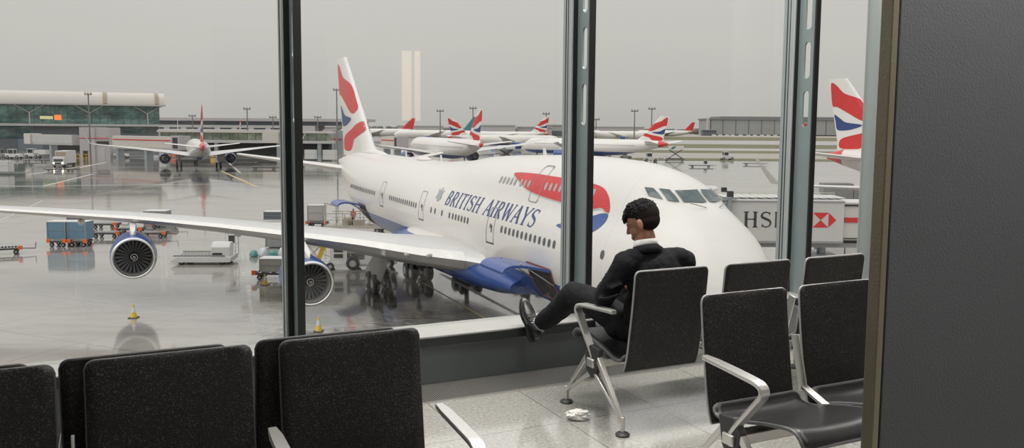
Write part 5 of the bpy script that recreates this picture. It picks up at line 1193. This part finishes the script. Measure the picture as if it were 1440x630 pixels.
# worker in orange on the loader platform
wm = MB(); wm.chain([(-.08, 0, .9), (-.09, 0, .48), (-.09, 0, .08)], [.09, .07, .05]).chain([(.08, 0, .9), (.09, 0, .48), (.09, 0, .08)], [.09, .07, .05]); wm.caps((0, 0, .95), (0, 0, 1.38), .14, .17).chain([(-.19, 0, 1.40), (-.26, 0, 1.12), (-.20, -.18, .95)], [.06, .05, .04]).chain([(.19, 0, 1.40), (.26, 0, 1.12), (.22, -.16, .95)], [.06, .05, .04]); wm.caps((0, 0, 1.45), (0, 0, 1.55), .06).ball((0, -.01, 1.66), (.085, .10, .12)).ball((0, -.10, 1.64), (.02, .03, .03))
wp = wm.build('person', M_vdark); r = wp.modifiers.new('r', 'REMESH'); r.mode = 'VOXEL'; r.voxel_size = .025; p = G(497, 327); wp.location = (p.x, p.y, APR + .75); tag(wp, 'worker in an orange vest standing on the hold loader', 'person')
vb = MB(); vb.caps((0, 0, 1.0), (0, 0, 1.36), .165, .19).caps((-.13, 0, 1.42), (.13, 0, 1.42), .075); vb.build('safety_vest', M_oran, wp)
# truck with headlights
def lorry(p, rz, label, m, L_=6.5, w=2.5, h=3.6, lights=False, cabh=2.2, box=True, name='box_truck'):
    e = placed(name, p, rz, label, 'truck')      # front faces local -y
    bx('chassis', M_vdark, -w / 2 + .1, w / 2 - .1, 0, L_, .5, .85, e)
    MB().loft([[Vector((x, y, z)) for y, z in ((0, .5), (0, 1.35), (.25, cabh), (1.7, cabh), (1.7, .5))] for x in (-w / 2 + .05, w / 2 - .05)]).build('cab', m, e, .06)
    MB().slab([(-w / 2 + .25, 1.38), (w / 2 - .25, 1.38), (w / 2 - .3, cabh - .12), (-w / 2 + .3, cabh - .12)], [], lambda x, z, d: Vector((x, (z - 1.35) * .27 - .05 + d, z)), .04).build('windscreen', M_glassd, e)
    bx('bumper', M_vgrey, -w / 2 + .1, w / 2 - .1, -.12, .02, .45, .75, e); bx('grille', M_gap, -w / 2 + .5, w / 2 - .5, -.04, .02, .85, 1.15, e)
    if box: bx('cargo_body', m, -w / 2, w / 2, 1.8, L_, .9, h, e); bx('body_frame', M_tan, -w / 2 + .2, w / 2 - .2, 1.72, 1.82, cabh, h - .3, e)
    for sx in (-1, 1):
        hl = MB().lathe([(-.16, .001), (-.16, .13), (-.05, .14)], 14, 'y', (sx * (w / 2 - .38), 0, .98), True).build('headlight', mat('headlight_on', (1, .85, .6), .3, emit=(1, .80, .50), estr=28) if lights else M_vwhite, e)
    for sx in (-1, 1):
        for y in (.9, L_ - 1.2): b = MB(); wheel(b, (sx * (w / 2 - .2), y, .45), .45, .3, 'x'); b.build('wheel', M_dark, e)
    return e
lorry(G(82, 235), math.radians(4), 'white box truck driving towards the terminal window with headlights on', M_vwhite, 7, 2.9, 4.1, True, 2.6)
lorry(at(1143, 320, 112), math.radians(30), 'white truck whose cab shows above the bank jet bridge', M_vwhite, 6, 2.5, 3.1, False, 3.5, box=False)
lorry(at(1212, 320, 124), math.radians(85), 'grey box truck above the jet bridge at the right margin', M_vgrey, 6, 2.5, 3.3, False, 2.4)
lorry(at(1150, 360, 68), math.radians(-88), 'white service truck under the bank jet bridge', M_vwhite, 5, 2.2, 1.9, False, 2.1)
def tug(p, rz, label, m=M_vwhite, s=1.0, name='tow_tractor', bed=False):
    e = placed(name, p, rz, label, 'tractor'); e.scale = (s, s, s)
    MB().slab([(-1.5, .35), (1.5, .35), (1.5, .95), (.6, 1.0), (-1.5, 1.0)], [], lambda x, z, d: Vector((x, -.8 + d, z)), 1.6).build('body', m, e, .05)
    b = MB(); [b.cyl((x, y, .95), (x, y, 1.9), .05, n=6) for x in (-.9, .2) for y in (-.65, .65)]; b.box((-.35, 0, 1.92), (1.35, 1.5, .08)); b.build('cab_frame', m, e); bx('cab_glass', M_glassd, -.85, .15, -.62, .62, 1.1, 1.8, e)
    if bed: bx('tank', m, .5, 3.0, -.8, .8, .8, 1.7, e)
    wheels(e, [(-1, -.75), (1, -.75), (-1, .75), (1, .75)], .34, .25); return e
tug(G(20, 223), 0, 'white tow tractor by the pier, second vehicle from the left edge', s=1.5); tug(G(47, 222), 0, 'pale pickup tractor with tank body in front of the pier', s=1.5, bed=True); tug(G(2, 222), 0, 'pale tractor at the left edge by the pier', s=1.4, m=M_vgrey)
tug(G(171, 222), 0, 'white tractor under the striped jet bridge', s=1.4); tug(G(598, 222), 0.3, 'white tractor near the blue engine of the parked twin', s=1.3); tug(G(1022, 225), .1, 'pale pickup with lights on the taxiway edge', s=1.5)
for u, v, lb in ((50, 227.5, 'low red dolly train behind the pale pickup tractor'), (85, 241, 'low dolly in front of the box truck'), (372, 238, 'far dolly right of the edge-on airliner'), (345, 231, 'far dolly beneath the right wing of the airliner seen from behind'), (985, 235, 'dark roller dolly on the wet apron, right part'), (1060, 232, 'roller dolly beside the third mullion, far'), (706, 218, 'far dolly behind the jumbo hump')):
    dolly(G(u, v), 0, lb, 6.4, 2.2)
container(G(992, 234), 0, 'dark box standing on the roller dolly', M_vdark, z=.7, h=1.0, w=.9, d=.9)
container(G(224, 216), 0, 'white caged trailer under the left wing of the airliner seen from behind', M_vwhite, z=.6, h=1.8, w=3.6, d=2); container(G(243, 222), 0, 'orange cage beside the left main gear of the airliner seen from behind', M_oran, z=.2, h=1.5, w=1.4, d=1.2, lid=M_oran); container(G(300, 222), 0, 'yellow box between gear and fuselage of the airliner seen from behind', M_yel, z=.2, h=1.5, w=1.6, d=1.2, lid=M_yel)
# yellow safety fence
e = placed('safety_fence', G(112, 228), math.radians(70), 'yellow safety fence beside the tower block', 'fence'); b = MB()
for k in range(7): b.cyl((k * 1.2 - 3.6, 0, 0), (k * 1.2 - 3.6, 0, 2.2), .07, n=6)
b.build('post', M_yel, e); bx('rail', M_yel, -3.6, 3.6, -.04, .04, 2.1, 2.25, e); bx('rail', M_yel, -3.6, 3.6, -.04, .04, 1.1, 1.25, e)
# scissor lift trucks
def scissor(p, rz, label, m, s=1.0):
    e = placed('catering_lift_truck', p, rz, label, 'lift truck'); e.scale = (s, s, s)
    bx('chassis', M_vdark, -3.2, 3.2, -1.1, 1.1, .5, .9, e); bx('cab', M_vwhite, -4.4, -2.8, -1.1, 1.1, .5, 2.2, e)
    MB().bar((-2.6, -1, .95), (2.4, -1, 4.2), .22, .28).bar((2.4, -1, .95), (-2.6, -1, 4.2), .22, .28).bar((-2.6, 1, .95), (2.4, 1, 4.2), .22, .28).bar((2.4, 1, .95), (-2.6, 1, 4.2), .22, .28).build('scissor_arms', M_vdark, e)
    bx('lifted_body', m, -2.8, 3.0, -1.2, 1.2, 4.2, 5.6, e); MB().slab([(-2, 4.4), (-1, 4.4), (.2, 5.4), (-.8, 5.4)], [], lambda x, z, d: Vector((x, -1.26 + d, z)), .05).build('green_mark', mat('mark_green', (.03, .16, .09), .5), e); wheels(e, [(-3.4, -1), (2.4, -1), (-3.4, 1), (2.4, 1)], .45, .3)
scissor(G(712, 226), .3, 'catering lift truck with raised white body right of the parked twin tail', M_vwhite, .9); scissor(G(950, 226), -.2, 'black scissor lift truck under the right-hand airliner tail', M_vwhite, .9)
tug(G(915, 227), 0, 'pale tractor left of the black scissor lift', s=1.5); tug(G(850, 224), 0, 'pale tractor under the right-hand airliner near the second mullion', s=1.5); tug(G(880, 224), 0, 'second pale tractor under the right-hand airliner', s=1.3, m=M_vgrey)
# tiny parked vans in front of the hangar
vn = placed('parked_van', at(1004, 189, 1180), 0, 'tiny pale van parked before the hangar', 'van', 'row of tiny vans before the hangar'); vn['label'] = 'tiny pale vans parked in a row before the hangar'
MB().slab([(-2.6, .5), (2.6, .5), (2.6, 1.6), (1.6, 2.6), (-2.6, 2.6)], [], lambda x, z, d: Vector((x, -1 + d, z)), 2).build('body', M_vwhite, vn)
for k in range(1, 10):
    c = copy_tree(vn); p = at(1004 + k * 9.5 + random.uniform(-2, 2), 189, 1180); c.location = (p.x, p.y, APR)
